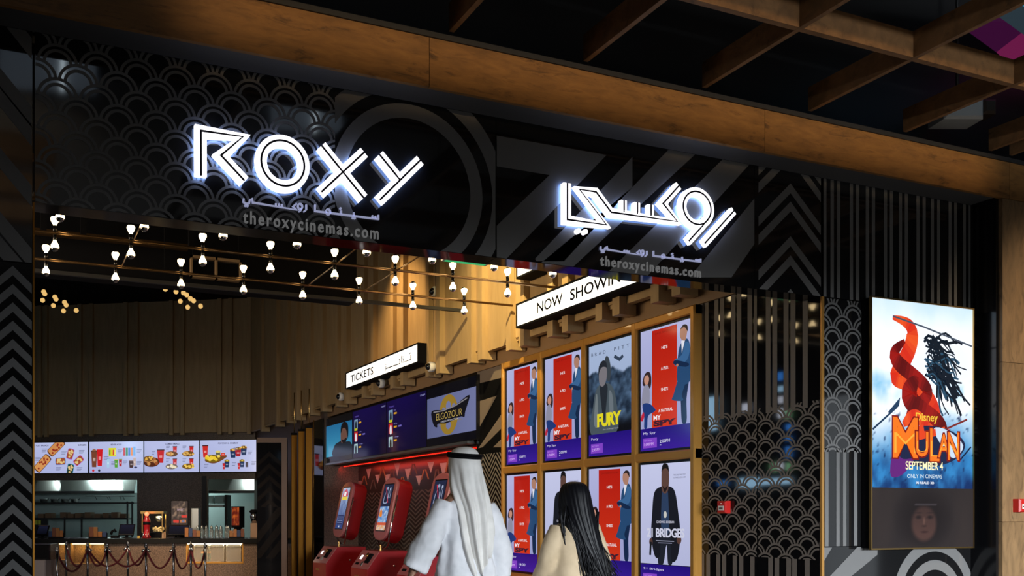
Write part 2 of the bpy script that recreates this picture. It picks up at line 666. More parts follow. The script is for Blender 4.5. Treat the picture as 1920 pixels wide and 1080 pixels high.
struct(wbox('wall_front_right', M_DARK, 6.45, 14, 4.92, 5.2, 0, ZS + .02))
struct(wbox('wall_front_left', M_DARK, -9, XO0 - .02, 5.0, 5.2, 0, ZS + .02))
struct(wbox('wall_left', M_BROWN, -4.4, -4.2, 4.9, 28, 0, 6.8))
struct(wbox('trim_1', M_SOFFIT, -3.2, XR, YB + .02, YF + .01, ZS, ZS + .03))       # soffit
struct(wbox('trim_2', M_BLACKG, XR, XR + .03, YB + .03, YF + .08, 0, ZS))          # dark reveal
struct(wbox('trim_3', M_DARK, -3.2, 9.4, YB - .012, YB + .3, 4.252, 4.285))        # dark shadow trim above the oak
0 and struct(wbox('trim_4', M_DARK, -3.2, XR, YB + .004, YB + .026, ZS - .012, ZS + .028))

# mall opposite, seen only as reflections
struct(wbox('wall_rear', mat('mall_wall', (0.10, 0.095, 0.09), 0.7), -9, 14, -12.2, -12, 0, 6.9))

# oak surround
for i, (a, b) in enumerate(((-3.0, -0.283), (-0.279, 2.397), (2.401, 5.076), (5.080, 7.727), (7.731, 9.4))):
    o = wbox('oak_beam', M_OAK, a, b, YB, YB + .026, ZS - .012, 4.252)
    tag(o, ['oak board of the surround beyond the left end', 'oak beam board above the scallop glass, first from the left',
            'oak beam board above the gap between the two lit signs', 'oak beam board above the arrow print and striped glass',
            'oak beam board over the oak column at the right'][i], 'beam', 'oak boards over the shopfront')
for i, (a, b) in enumerate(((0, 1.298), (1.302, 2.608), (2.612, 3.949))):
    o = wbox('oak_cladding', M_OAKV, XR + .03, 9.4, YB, YB + .3, a, b)
    tag(o, ['lowest oak board of the column, below the call point', 'middle oak board of the column, carrying the red call point',
            'top oak board of the column, under the beam'][i], 'column board', 'oak boards of the column')

# ------------------------------------------------------------------ the wooden grid hung under the dark mall ceiling
GZ0, GZ1 = 4.305, 4.475
g = thing('ceiling_grid', (4.5, 2.2, GZ0), 'open grid of wooden slats hung under the black mall ceiling', 'ceiling grid')
gxs = [3.526 + .985 * n for n in range(-2, 6)] + [7.72]
for x in gxs:
    b = MB(); b.box(W0, x - .018, x + .018, -1.2, 4.60, GZ0, GZ1); b.build('slat', M_SLATWOOD, g)
for y in (3.85, 2.865, 1.88, .895, -.09):
    b = MB(); b.box(W0, 1.5, 9.2, y - .018, y + .018, GZ0 + .001, GZ1 - .001); b.build('cross_slat', M_SLATWOOD, g)
for x in (1.6, 4.0, 7.0):
    b = MB(); b.tube([(x, 2.2, GZ1 - .05), (x, 2.2, 6.9)], .006, 6); b.build('hanger', M_BLACK, g)

# coloured ceiling feature above the grid
ZC = 5.2


def onZ(px, py, Z):
    r = ray(px, py)
    return CAM + r * ((Z - CAMH) / r.z)


mb = MB()
M_FEATURE = picture_mat('glowing_printed_film', 0.8, 0.5)  # printed film; its emission stands in for skylight falling on it
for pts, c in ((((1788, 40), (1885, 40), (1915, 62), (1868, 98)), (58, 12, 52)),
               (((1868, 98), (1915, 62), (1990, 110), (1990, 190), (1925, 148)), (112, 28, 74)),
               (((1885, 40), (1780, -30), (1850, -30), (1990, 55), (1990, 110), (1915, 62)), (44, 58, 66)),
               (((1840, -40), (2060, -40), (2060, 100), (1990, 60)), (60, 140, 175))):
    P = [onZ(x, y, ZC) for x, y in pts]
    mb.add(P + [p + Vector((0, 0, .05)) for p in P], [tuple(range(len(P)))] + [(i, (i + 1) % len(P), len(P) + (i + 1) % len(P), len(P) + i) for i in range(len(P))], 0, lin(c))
tag(mb.build('ceiling_feature', M_FEATURE), 'magenta and blue printed ceiling panel above the wooden grid', 'ceiling panel')
u = thing('ceiling_unit', (7.25, 4.3, 4.56), 'white boxy device hung in the dark above the wooden grid', 'ceiling device')
P = at(1812, 205, 6.9)
fr = Frame(P, RGT, UP, -FWD)
b = MB(); b.bbox(fr, -.17, .15, -.07, .09, -.2, .0, .02); b.build('housing', M_WHITE, u)
b = MB(); b.bbox(fr, .16, .27, -.02, .10, -.16, -.02, .02); b.build('side_box', M_BROWN, u)
b = MB(); b.tube([fr(0, .09, -.1), Vector((fr(0, 0, -.1).x, fr(0, 0, -.1).y, 6.9))], .012, 6); b.build('hanger', M_DARK, u)

# ------------------------------------------------------------------ the glass shopfront
xa, xb, xc = FAC.px(930, 300)[0], FAC.px(1415, 400)[0], XO1


def draw_scallop_and_rings(mb, box):
    u0, u1, v0, v1 = box
    us = FAC.px(628, 300)[0]
    ref = FAC.px(108, 372)
    scallops(mb, FAC, (u0, us, v0, v1), ref[0], ref[1] - .0, w_=.0015, mi=1)
    c = FAC.px(768, 352)
    # big double ring behind the letters, left side reaching under the X
    for r0, r1 in ((0.60, 0.70), (0.435, 0.525)):
        ring(mb, FAC, c, r0, r1, (0, 0), (2 * math.pi, 2 * math.pi), (us, u1, v0, v1), .0016, 1, 60)


def fpoly(mb, box, pts, mi=1):
    p = [FAC.px(x, y) for x, y in pts]
    pq(mb, FAC, p, box, .0015, mi)


def draw_z(mb, box):
    k = lambda x, y: (900 + x / 3.31, 200 + y / 3.31)
    for pts in (((100, 180), (785, 300), (430, 425), (100, 370)), ((430, 425), (785, 300), (100, 1010), (100, 742)),
                ((945, 312), (945, 500), (520, 960), (350, 960), (340, 945)), ((1200, 235), (1372, 262), (560, 1010), (330, 1010), (945, 500)),
                ((1535, 298), (1705, 322), (1030, 1060), (760, 1060)), ((1710, 560), (1710, 840), (1560, 1060), (1300, 1060)),
                ((100, 60), (1700, 310), (1700, 285), (100, 20))):
        fpoly(mb, box, [k(x, y) for x, y in pts])


def chevrons(mb, fr, box, cu, apex, thick, slope, half, mi=1, w_=.0015, down=False):
    s = -1 if down else 1
    for v in apex:
        for sg in (-1, 1):
            pq(mb, fr, [(cu, v), (cu, v - thick), (cu + sg * half, v - thick - s * slope * half), (cu + sg * half, v - s * slope * half)], box, w_, mi)


def draw_arrows(mb, box):
    c = FAC.px(1482, 400)[0]
    az = [FAC.px(1482, y)[1] for y in (250, 282, 344, 378, 443, 479, 542)]
    chevrons(mb, FAC, box, c, az, .075, .9, .32)


def stripes(mb, fr, box, us, wd, w_=.0015, mi=1):
    for u in us:
        pq(mb, fr, [(u - wd / 2, box[2]), (u + wd / 2, box[2]), (u + wd / 2, box[3]), (u - wd / 2, box[3])], box, w_, mi)


SX = [FAC.px(x, 500)[0] for x in (1546, 1560, 1572, 1596, 1607.5, 1626, 1637.5, 1660, 1671, 1688, 1699, 1721, 1732.5, 1748, 1759.5, 1781, 1791.5, 1808, 1818.5)]
FG = 'dark printed glass of the shopfront'
GM = [M_GLASS, M_PRINT]
ztop = ZS
panel_thing('printed_glass', FAC, XO0, xa - .002, ZF, ztop, .15, GM, draw_scallop_and_rings, 'dark glass fascia panel printed with scallops, behind the ROXY letters', group=FG)
panel_thing('printed_glass', FAC, xa + .002, xb - .002, ZF, ztop, .15, GM, draw_z, 'dark glass fascia panel with broad diagonal stripes, behind the Arabic letters', group=FG)
panel_thing('printed_glass', FAC, xb + .002, xc - .002, ZF, ztop, .15, GM, draw_arrows, 'narrow dark glass fascia panel printed with upward arrows', group=FG)
panel_thing('printed_glass', FAC, xc + .02, XR, ZF + .002, ztop, .05, GM, lambda m, b: stripes(m, FAC, b, SX, .036), 'dark glass panel with thin upright stripes above the large poster screen', group=FG)
ZL = FAC.px(1580, 1025)[1]
ZM = FAC.px(1580, 848)[1]


def draw_mid(mb, box):
    u0, u1, v0, v1 = box
    r = FAC.px(1561, 567)
    scallops(mb, FAC, (u0, u1, ZM, v1), r[0], r[1] - .109, w_=.0015, mi=1)
    stripes(mb, FAC, (u0, u1, v0, ZM + .03), [FAC.px(x, 950)[0] for x in (1550, 1571, 1583.5, 1604, 1625, 1640, 1700, 1715, 1740, 1780, 1795, 1818, 1830)], .036)


def draw_low(mb, box):
    c = FAC.px(1752, 1125)
    for r0, r1 in ((.40, .49), (.25, .33)):
        ring(mb, FAC, c, r0, r1, (0, 0), (2 * math.pi, 2 * math.pi), box, .0016, 1, 50)
    pq(mb, FAC, [FAC.px(*p) for p in ((1608, 1025), (1645, 1025), (1645, 1040), (1560, 1110), (1520, 1150), (1490, 1150))], box, .0015, 1)
    pq(mb, FAC, [FAC.px(*p) for p in ((1545, 1026), (1560, 1026), (1545, 1052))], box, .0015, 1)


panel_thing('printed_glass', FAC, xc + .02, XR, ZL + .002, ZF - .002, .05, GM, draw_mid, 'dark glass panel printed with scallops, around the large poster screen', group=FG)
panel_thing('printed_glass', FAC, xc + .02, XR, 0.05, ZL - .002, .05, GM, draw_low, 'dark glass panel with big rings below the large poster screen', group=FG)
zl = FAC.px(30, 492)[1]


def draw_left_low(mb, box):
    c = FAC.px(24, 700)[0]
    chevrons(mb, FAC, box, c, [zl - .02 - .098 * i for i in range(24)], .05, .95, .4)


def draw_left_up(mb, box):
    for y in (20, 150, 185, 300, 420, 465, 560):
        z = FAC.px(0, y)[1]
        pq(mb, FAC, [(-.45, z + .53), (-.45, z + .43), (.4, z - .55), (.4, z - .43)], box, .0015, 1)


panel_thing('printed_glass', FAC, -1.6, XO0 - .012, zl + .002, ztop, .15, GM, draw_left_up, 'dark glass panel with slanting stripes at the upper left edge', group=FG)
panel_thing('printed_glass', FAC, -1.6, XO0 - .012, 0.05, zl - .002, .15, GM, draw_left_low, 'dark glass panel with zigzag print, left of the entrance', group=FG)
tag(wbox('bronze_strip', M_BRONZE, XO0 - .010, XO0 - .001, YF - .004, YF + .16, 0, ZF), 'thin bronze strip up the left side of the entrance', 'trim')
tag(wbox('bronze_strip', M_GOLD, XO1 - .006, XO1 + .018, YF - .012, YF + .012, 0, ZF), 'polished bronze strip up the right side of the entrance', 'trim')

# ------------------------------------------------------------------ foyer: right wall
YN0, YN1 = 10.0, onX(606.5, 900, 5.78).y - .02                     # ticket niche
struct(wbox('wall_right', M_BROWN, XW + .02, XW + .3, 5.2, YN0, 0, 3.46))
struct(wbox('wall_right_niche', M_BROWN, XW + .64, XW + .8, YN0, YN1 + .2, 0, 3.46))
struct(wbox('wall_right_end', M_BROWN, XW - .1, XW + .8, YN1 + .02, YN1 + .2, 0, 3.46))
struct(wbox('wall_right_upper', M_TAN, XW - .10, XW + .8, 4.93, 21.2, 3.46, 6.8))
ZP = 3.435
XS = 5.72
# slat cladding: broad panels and pairs of square fins hanging a little lower
fin_px = [492, 520, 541, 558, 584, 606, 634, 651, 684, 701, 738, 757, 805, 825, 884, 904, 958, 982, 1036, 1064, 1128, 1160, 1233, 1273, 1345, 1390]
fy = [onX(p, 700, XS - .05).y for p in fin_px]
mb = MB()
edges = [21.0] + fy + [4.95]
mb.box(W0, XS, XW - .10, 4.95, 21.0, ZP, 6.8)
slat = mb.build('wall_right_slats', M_TAN)
struct(slat)
mb = MB()
for i in range(0, len(fy) - 1, 2):
    a, b = fy[i], fy[i + 1]
    mb.box(W0, XS - .018, XS + .001, min(a, b) + .03, max(a, b) - .03, ZP + .04, 6.8)      # sunken strip between the fins of a pair
for y in fy:
    mb.box(W0, XS - .085, XS + .02, y - .052, y + .052, ZP - .105, 6.8)
    mb.box(W0, XS + .02, XS + .12, y - .052, y + .052, ZP - .105, ZP)
struct(mb.build('trim_5', M_TAN))
struct(wbox('trim_6', mat('brown_ledge', (0.26, 0.155, 0.075), 0.5), XW - .035, XW + .2, 4.95, 17.0, onX(1298, 591.3, 5.84).z + .092, 3.46))

# back wall
BW = lambda u, v, w_=0: BK(u, v, w_)
mb = MB()
mb.box(BK, -9.5, 0.2, 3.44, 6.8, -.1, .12)
struct(mb.build('wall_back_upper', M_TAN))
mb = MB()
for x in (80, 92, 155, 176, 240, 260, 325, 346, 415, 435, 470):
    u = BK.px(x, 760)[0]
    mb.box(BK, u - .05, u + .05, 3.38, 6.8, .1, .2)
struct(mb.build('trim_7', M_TAN))
L0, L1 = BK.px(40, 950)[0], BK.px(257, 950)[0]
R0, R1 = BK.px(389, 950)[0], BK.px(497, 950)[0]
zt = 1.36 + 65 / 1596 * 22.1
mb = MB()
mb.box(BK, -9.5, 0.6, zt, 3.44, -.12, 0)
mb.box(BK, -9.5, L0, 0, zt, -.12, 0)
mb.box(BK, L1, R0, 0, zt, -.12, 0)
mb.box(BK, R1, 0.6, 0, zt, -.12, 0)
struct(mb.build('wall_back', M_GRANITE))
mb = MB()
b0 = BK.px(386, 950)[0]
mb.box(BK, b0 - .10, b0 + .02, 0, zt + .08, -.14, .03)
struct(mb.build('trim_8', M_DARK))
# kitchen behind the openings
KW = mat('kitchen_wall', (0.36, 0.46, 0.46), 0.4)
mb = MB()
mb.box(BK, -9.5, 1.6, 0, 3.3, -2.9, -2.8)
struct(mb.build('wall_kitchen', KW))
mb = MB()
mb.box(BK, -9.5, 1.6, 2.9, 3.0, -2.8, -.12)
struct(mb.build('ceiling_kitchen', M_WHITE))

# black bulkhead and its rail across the foyer ceiling
struct(wbox('trim_9', M_BLACK, -4.2, 4.1, 9.84, 10.1, 4.03, 6.8))
tag(wbox('ceiling_pipe', M_DARK, -4.0, 5.65, 9.80, 9.84, 4.01, 4.05), 'thin dark rail crossing the ceiling behind the bulbs', 'rail')

# ------------------------------------------------------------------ mall skylights and far things seen only in the glass
def refl(px, py, z=None, x=None, y=None, wall=False):
    """the place seen mirrored in the shopfront glass (or the foyer's right wall) at a pixel"""
    r = ray(px, py)
    if wall:
        t = (2 * (XW - .01) - x) / r.x
        return Vector((2 * (XW - .01) - r.x * t, r.y * t, CAMH + r.z * t))
    t = (z - CAMH) / r.z if z is not None else ((2 * YF - y) / r.y if y is not None else x / r.x)
    return Vector((r.x * t, 2 * YF - r.y * t, CAMH + r.z * t))


WIN = mat('mall_daylight_glass', (0.2, 0.22, 0.25), 0.3, emit=(0.55, 0.68, 0.85), es=0.95)
TUBE = mat('fluorescent_tube', (.8, .8, .8), .3, emit=(.75, .9, 1), es=14)
for i, (x0, x1, y0, y1, xt) in enumerate(((-3, 180, 98, 165, 118), (508, 641, 178, 242, 592))):
    P = [refl(x0, y0, 6.7), refl(x1, y0 + (x1 - x0) * .06, 6.7), refl(x1, y1 + (x1 - x0) * .06, 6.7), refl(x0, y1, 6.7)]
    mb = MB()
    mb.add(P + [p + Vector((0, 0, .1)) for p in P], [(0, 1, 2, 3), (4, 5, 6, 7)] + [(k, (k + 1) % 4, 4 + (k + 1) % 4, 4 + k) for k in range(4)])
    struct(mb.build('window_%d' % (i + 1), WIN))
    mb = MB(); mb.tube([refl(xt, y0 + 6, 6.6), refl(xt - 2, y1 + 4, 6.6)], .02, 8)
    tag(mb.build('tube_lamp', TUBE), ('tube lamp at the skylight mirrored above the left end of the scallop glass', 'tube lamp at the skylight mirrored above the letter X')[i], 'lamp')
FARW = wood('far_oak', (0.30, 0.19, 0.11), (.1, .06, .03), (.6, 1, 2))
for k, (a, b, x1) in enumerate(((236, 286, 104), (312, 352, 90), (370, 402, 82))):
    A, B, C = refl(-40, a, y=-3.4), refl(-40, b, y=-3.4), refl(x1, a, y=-3.4)
    tag(wbox('gallery_board', FARW, A.x - .5, C.x, -3.7, -3.4, B.z, A.z), 'oak gallery board mirrored at the left edge of the dark glass, %s of three' % ('top', 'middle', 'lowest')[k], 'board', 'oak boards of the gallery opposite')
area('gallery_lamp', (.5, -1.2, 5.2), (-.3, -3.4, 6.0), 1.5, .3, 26, (1, .85, .65), 90)
# added glowing panel for the pale surfaces mirrored beside the big poster screen
A, B = refl(1545, 746, x=13.9), refl(1640, 746, x=13.9)
struct(wbox('wall_mall_right', mat('mall_wall', (0.10, 0.095, 0.09), 0.7), 14.0, 14.2, -12, 4.6, 0, 6.9))
o = wbox('window_3', mat('pale_mirror_glow', (.2, .2, .2), .4, emit=(.80, .88, .95), es=1.1), 13.92, 13.96, min(A.y, B.y) - .1, max(A.y, B.y), 0.2, A.z)
struct(o)
o = wbox('window_4', mat('dim_daylight', (.2, .2, .2), .4, emit=(.62, .72, .85), es=.35), 4.0, 11.5, -11.98, -11.94, 0.2, 3.0)
struct(o)
# small lit screens on the far side of the foyer, mirrored in the foyer's dark glass
sc_m = [mat('pale_blue_screen', (.02, .02, .02), .3, emit=(.42, .72, 1.0), es=9), mat('deep_blue_screen', (.02, .02, .02), .3, emit=(.05, .25, .8), es=9), mat('white_screen', (.02, .02, .02), .3, emit=(.8, .85, 1.0), es=8), mat('multicolour_screen', (.02, .02, .02), .3, emit=(.3, .7, .35), es=6)]
for k, (x0, x1, y0, y1, m_) in enumerate(((1312, 1342, 748, 772, 0), (1312, 1342, 774, 806, 0), (1391, 1404, 758, 770, 2), (1457, 1466, 699, 712, 1), (1458, 1467, 725, 733, 0), (1459, 1466, 744, 755, 2), (1459, 1466, 766, 783, 2), (1472, 1480, 768, 784, 3), (1474, 1482, 796, 806, 1), (1473, 1481, 818, 826, 1), (1473, 1481, 838, 858, 1), (1445, 1454, 868, 884, 3), (1458, 1466, 868, 880, 2), (1474, 1480, 868, 882, 3), (1385, 1421, 897, 914, 0), (1424, 1482, 898, 907, 0), (1312, 1322, 899, 907, 1), (1347, 1362, 902, 910, 1))):
    A, B = refl(x0, y0, x=-4.15, wall=True), refl(x1, y1, x=-4.15, wall=True)
    tag(wbox('wall_screen', sc_m[m_], -4.19, -4.15, min(A.y, B.y), max(A.y, B.y), B.z, A.z), 'small lit screen across the foyer, mirrored in the scallop glass', 'screen', 'lit screens mirrored in the foyer glass')

# ------------------------------------------------------------------ ROXY and Arabic lit letters, with an added glow behind for the halo
FL = Frame((0, YF - .05, 0), (1, 0, 0), (0, 0, 1), (0, -1, 0))        # their front


def zz(x, y, k=(340, 210, 4.0)):
    return FL.px(k[0] + x / k[2], k[1] + y / k[2])


def lit_letter(name, parent, paths, wd, lw=.012, halo=True):
    mb = MB()
    for pts, cl in paths:
        stroke(mb, FL, pts, wd, -.033, 0, 0, 1, cl)
    o = mb.build(name, [M_LETTER, M_HALO if halo else M_LETTER], parent)
    mb = MB()
    for pts, cl in paths:
        q = list(pts)
        stroke(mb, FL, q, lw, .0005, .0025, 0, 0, cl)
    mb.build('centre_line', M_LINE, o)
    return o


def circle(c, rx, ry, n=44):
    return [(c[0] + rx * math.cos(2 * math.pi * i / n), c[1] + ry * math.sin(2 * math.pi * i / n)) for i in range(n)]


c0 = FL.px(575, 400)
sg = thing('illuminated_sign', FL(c0[0], c0[1], -.05), 'large white lit ROXY letters with a thin dark centre line, on the scallop fascia', 'sign')
WD = .068
lit_letter('letter', sg, [([zz(*p) for p in ((148, 478), (146, 140), (462, 186), (297, 325), (474, 516))], False)], WD)
oc = zz(762, 384)
orx = (zz(925, 400)[0] - zz(602, 370)[0]) / 2
lit_letter('letter', sg, [(circle(oc, orx, orx * 1.0), True)], WD)
lit_letter('letter', sg, [([zz(1052, 252), zz(1368, 645)], False), ([zz(1050, 600), zz(1372, 302)], False)], WD)
lit_letter('letter', sg, [([zz(1485, 318), zz(1640, 510)], False), ([zz(1488, 660), zz(1792, 362)], False)], WD)

k2 = (1000, 310, 4.0)
za = lambda x, y: zz(x, y, k2)
sa = thing('illuminated_sign', FL(*za(700, 480), -.05), 'large white lit Arabic letters on the fascia right of ROXY', 'sign')
WA = .060
lit_letter('letter', sa, [([za(*p) for p in ((255, 132), (255, 407), (548, 447), (345, 180), (470, 200), (583, 352), (1080, 422), (972, 287), (1092, 152))], False)], WA)
lit_letter('letter', sa, [([za(680, 262), za(680, 352)], False)], WA * .8)
lit_letter('letter', sa, [([za(780, 278), za(780, 366)], False)], WA * .8)
lit_letter('letter', sa, [([za(882, 294), za(882, 382)], False)], WA * .8)
wc = za(1228, 320)
wrx = (za(1332, 330)[0] - za(1124, 310)[0]) / 2
wrz = (za(1225, 195)[1] - za(1231, 442)[1]) / 2
lit_letter('letter', sa, [(circle(wc, wrx, wrz), True), ([za(1318, 392), za(1270, 452), za(1165, 568)], False)], WA)
lit_letter('letter', sa, [([za(1505, 340), za(1284, 586)], False)], WA)
for x, y in ((343, 490), (394, 496)):
    c = za(x, y)
    mb = MB(); mb.prism(FL, circle(c, .017, .017, 14), -.033, 0, 0, 0); mb.build('dot', M_LETTER, sa)

# small Arabic lines and web addresses
ar = [  # strokes of the small Arabic line, in a 0..1010 by 0..150 box (x right, y down from the web address zoom)
    [(465, 652), (463, 678), (480, 692), (506, 688), (512, 664), (528, 655), (533, 682), (862, 737), (835, 712), (862, 690)],
    [(706, 688), (706, 708)], [(730, 690), (730, 712)], [(752, 694), (752, 716)],
    [(934, 698), (934, 735), (914, 752)],
    [(1000, 698), (1000, 746), (1474, 806), (1474, 775)],
    [(1195, 742), (1195, 772)], [(1290, 757), (1290, 786)], [(1430, 778), (1430, 800)], [(1452, 782), (1452, 804)]]
arl = [((888, 712), 13), ((1098, 752), 13)]
ardots = [(1190, 727), (1282, 798), (1297, 800), (478, 706), (494, 708)]
P0, P1 = FAC.px(340 + 462 / 4, 210 + 650 / 4), FAC.px(340 + 1476 / 4, 210 + 790 / 4)


def small_lines(fac_l, fac_r, ztop_, scale_w, label_a, label_u, wlet, uh, gap):
    """fac_l, fac_r: left and right ends on the glass; ztop_ the height of the Arabic line's base"""
    def mp(p):
        q = FAC.px(340 + p[0] / 4, 210 + p[1] / 4)
        return (fac_l + (q[0] - P0[0]) / (P1[0] - P0[0]) * (fac_r - fac_l), ztop_ + (q[1] - zb) * scale_w)
    zb = FAC.px(340 + 1000 / 4, 210 + 746 / 4)[1]
    t_ = thing('arabic_lettering', FAC((fac_l + fac_r) / 2, ztop_, 0), label_a, 'lettering')
    for word in (0, 1):
        mb = MB()
        for s in (ar[5:] if word == 0 else ar[:5]):
            stroke(mb, FAC, [mp(p) for p in s], wlet, .001, .012)
        c2 = mp(arl[1 - word][0])
        stroke(mb, FAC, circle(c2, .014 * scale_w, .016 * scale_w, 18), wlet, .001, .012, closed=True)
        if word:
            c2 = mp((897, 724)); stroke(mb, FAC, [c2, mp((892, 742)), mp((878, 750))], wlet, .001, .012)
        for d in (ardots[:3] if word == 0 else ardots[3:]):
            c2 = mp(d); mb.prism(FAC, circle(c2, wlet * .7, wlet * .7, 10), .001, .012)
        mb.build('word', M_ARAB, t_)
    mb = MB()
    put_text(mb, FAC, 'theroxycinemas.com', fac_l, fac_r, ztop_ - gap - uh, ztop_ - gap, .001, 0, None, .012, 1.28, depth=.010)
    tag(mb.build('web_address', M_URL), label_u, 'lettering')


zA = FAC.px(340 + 1000 / 4, 210 + 746 / 4)[1]
small_lines(P0[0], P1[0], zA, 1.0, 'small pale blue Arabic line below the ROXY letters', 'silver theroxycinemas.com lettering below the ROXY letters', .010, .098, .050)
Q0, Q1 = FAC.px(1000 + 498 / 4, 310 + 640 / 4), FAC.px(1000 + 1250 / 4, 310 + 690 / 4)
zB = FAC.px(1000 + 890 / 4, 310 + 680 / 4)[1]
small_lines(Q0[0], Q1[0], zB, .88, 'small pale blue Arabic line below the lit Arabic letters', 'silver theroxycinemas.com lettering below the lit Arabic letters', .010, .090, .045)

# ------------------------------------------------------------------ lightboxes on the slat wall
XB = 5.50


def lightbox(y_far, y_near, z0, z1, label, texts, dep=.20):
    fr = Frame((XB, 0, 0), (0, -1, 0), (0, 0, 1), (-1, 0, 0))
    t = thing('lightbox_sign', (XB + dep / 2, (y_far + y_near) / 2, z0), label, 'sign', None)
    u0, u1 = -y_far, -y_near
    mb = MB()
    e = .022
    mb.box(fr, u0 - e, u1 + e, z0 - e, z1 + e, -dep, -.02)
    for a in ((u0 - e, u1 + e, z1, z1 + e), (u0 - e, u1 + e, z0 - e, z0), (u0 - e, u0, z0, z1), (u1, u1 + e, z0, z1)):
        mb.box(fr, *a, -.02, .006)
    mb.build('case', M_BLACK, t)
    mb = MB(); mb.box(fr, u0, u1, z0, z1, -.02, 0); face = mb.build('face', M_LIGHTBOX, t)
    for fn_ in texts:
        mb = MB()
        fn_(mb, fr, (z0 + z1) / 2)
        mb.build('word', M_BLACK, face)
    return t


def w_now(mb, fr, zc):
    put_text(mb, fr, 'NOW', fr.px(1007, 580)[0], fr.px(1055, 570)[0], zc - .059, zc + .059, .001, 0, None, .014)


def w_showing(mb, fr, zc):
    put_text(mb, fr, 'SHOWING', fr.px(1069, 560)[0], fr.px(1183, 520)[0], zc - .059, zc + .059, .001, 0, None, .014)


def w_tickets(mb, fr, zc):
    put_text(mb, fr, 'TICKETS', fr.px(657.5, 710)[0], fr.px(700, 690)[0], zc - .062, zc + .062, .001, 0, None, .012)


def w_tickets_arabic(mb, fr, zc):
    g_ = lambda x, y: fr.px(600 + x / 6.353, 620 + y / 6.353)
    for s in ([(1080, 290), (1080, 345), (985, 378), (1000, 350), (985, 330)], [(968, 300), (968, 385)], [(940, 340), (952, 352), (952, 392), (785, 452), (785, 418)], [(785, 452), (780, 485)]):
        stroke(mb, fr, [g_(*p) for p in s], .014, .0005, .002)
    for p in ((1080, 266), (1070, 272), (990, 312), (785, 402)):
        mb.prism(fr, circle(g_(*p), .010, .010, 8), .0005, .002)


FB = Frame((XB, 0, 0), (0, -1, 0), (0, 0, 1), (-1, 0, 0))
p0, p1 = FB.px(970, 611.6), FB.px(970, 573)
lightbox(-p0[0], 6.15, p0[1], p1[1], 'long white NOW SHOWING lightbox on the slatted wall above the posters', [w_now, w_showing])
p0, p1 = FB.px(649.5, 727.5), FB.px(649.5, 701)
p2 = FB.px(783, 680)
lightbox(-p0[0], -p2[0], p0[1], p1[1], 'white TICKETS lightbox on the slatted wall above the showtime screens', [w_tickets, w_tickets_arabic])
p0 = FB.px(970.5, 519)
lightbox(-p0[0], 6.4, p0[1], p0[1] + .24, 'white lightbox higher up the slatted wall, mostly hidden by the glass fascia', [])

# green emergency sign hanging just behind the fascia
t = thing('exit_sign', (4.42, 6.6, 3.05), 'narrow green lit exit sign hanging under the ceiling behind the fascia', 'exit sign')
fr = Frame((0, 6.9, 0), (1, 0, 0), (0, 0, 1), (0, -1, 0))
a, b = fr.px(834, 488), fr.px(910, 497)
mb = MB(); mb.box(fr, a[0], b[0], b[1], b[1] + .16, -.03, .03); mb.build('sign_body', mat('green_lit_acrylic', (0.02, .3, .1), .3, emit=(0.03, 0.50, 0.16), es=.8), t)
mb = MB(); mb.box(fr, a[0] - .02, a[0], b[1], b[1] + .16, -.035, .035); mb.build('end_cap', M_WHITE, t)
mb = MB(); mb.box(fr, b[0], b[0] + .02, b[1], b[1] + .16, -.035, .035); mb.build('end_cap', M_WHITE, t)
mb = MB()
for u in (a[0] + .05, b[0] - .05):
    mb.tube([fr(u, b[1] + .15, 0), fr(u, 6.8, 0)], .006, 6)
mb.build('hanger', M_BLACK, t)

# ------------------------------------------------------------------ bulbs on the ceiling rig
ZR = 3.84
rig = thing('bulb_rig', (2.8, 7.9, ZR), 'dark bronze pipe grid under the foyer ceiling carrying the bulbs', 'light rig')
RY = (7.04, 7.84, 8.69)
RX = [.39 + .66 * i for i in range(-1, 8)]
M_PIPE = mat('dark_bronze_pipe', (0.20, 0.115, 0.05), 0.3, 0.9)
for y in RY:
    b = MB(); b.tube([(-1.2, y, ZR), (5.62, y, ZR)], .014, 8); b.build('pipe', M_PIPE, rig)
for i in (0, 2, 5, 6):
    b = MB(); b.tube([(RX[i] + .02, 6.6, ZR), (RX[i] + .02, 8.69, ZR)], .007, 8); b.build('cross_pipe', M_PIPE, rig)
for x, y in ((-.6, 7.04), (3.2, 7.04), (5.1, 7.84), (1.5, 8.69), (4.6, 8.69)):
    b = MB(); b.tube([(x, y, ZR), (x, y, 6.8)], .004, 6); b.build('hanger', M_BLACK, rig)


def bulb(name, up, label, group):
    s = 1 if up else -1
    t = thing(name, (0, 0, 0), label, 'light bulb', group)
    b = MB(); b.lathe((0, 0, 0), [(.013, s * .012), (.017, s * .02), (.017, s * .062), (.014, s * .066)], 10); b.build('socket', M_BLACKG, t)
    b = MB(); b.lathe((0, 0, 0), [(.013, s * .062), (.017, s * .078), (.028, s * .096), (.035, s * .112), (.0365, s * .126), (.034, s * .136)], 12); gl = b.build('bulb_glass', M_BULB, t)
    b = MB(); b.lathe((0, 0, 0), [(.0345, s * .1355), (.029, s * .147), (.020, s * .156), (.010, s * .161), (.001, s * .162)], 12); b.build('mirrored_tip', M_CHROME, t)
    return t


rows = ('front', 'middle', 'back')
for up in (0, 1):
    proto = None
    for r, y in enumerate(RY):
        lab = 'lit bulb %s on the %s pipe of the foyer rig' % ('standing up' if up else 'hanging down', rows[r])
        grp = 'bulbs %s, %s pipe' % ('standing up' if up else 'hanging down', rows[r])
        for i, x in enumerate(RX):
            xx = x - .04 * (r == 2)
            if proto is None:
                proto = bulb('light_bulb', up, lab, grp)
                proto.location = (xx, y, ZR)
            else:
                dup(proto, (xx, y, ZR), lab, grp)

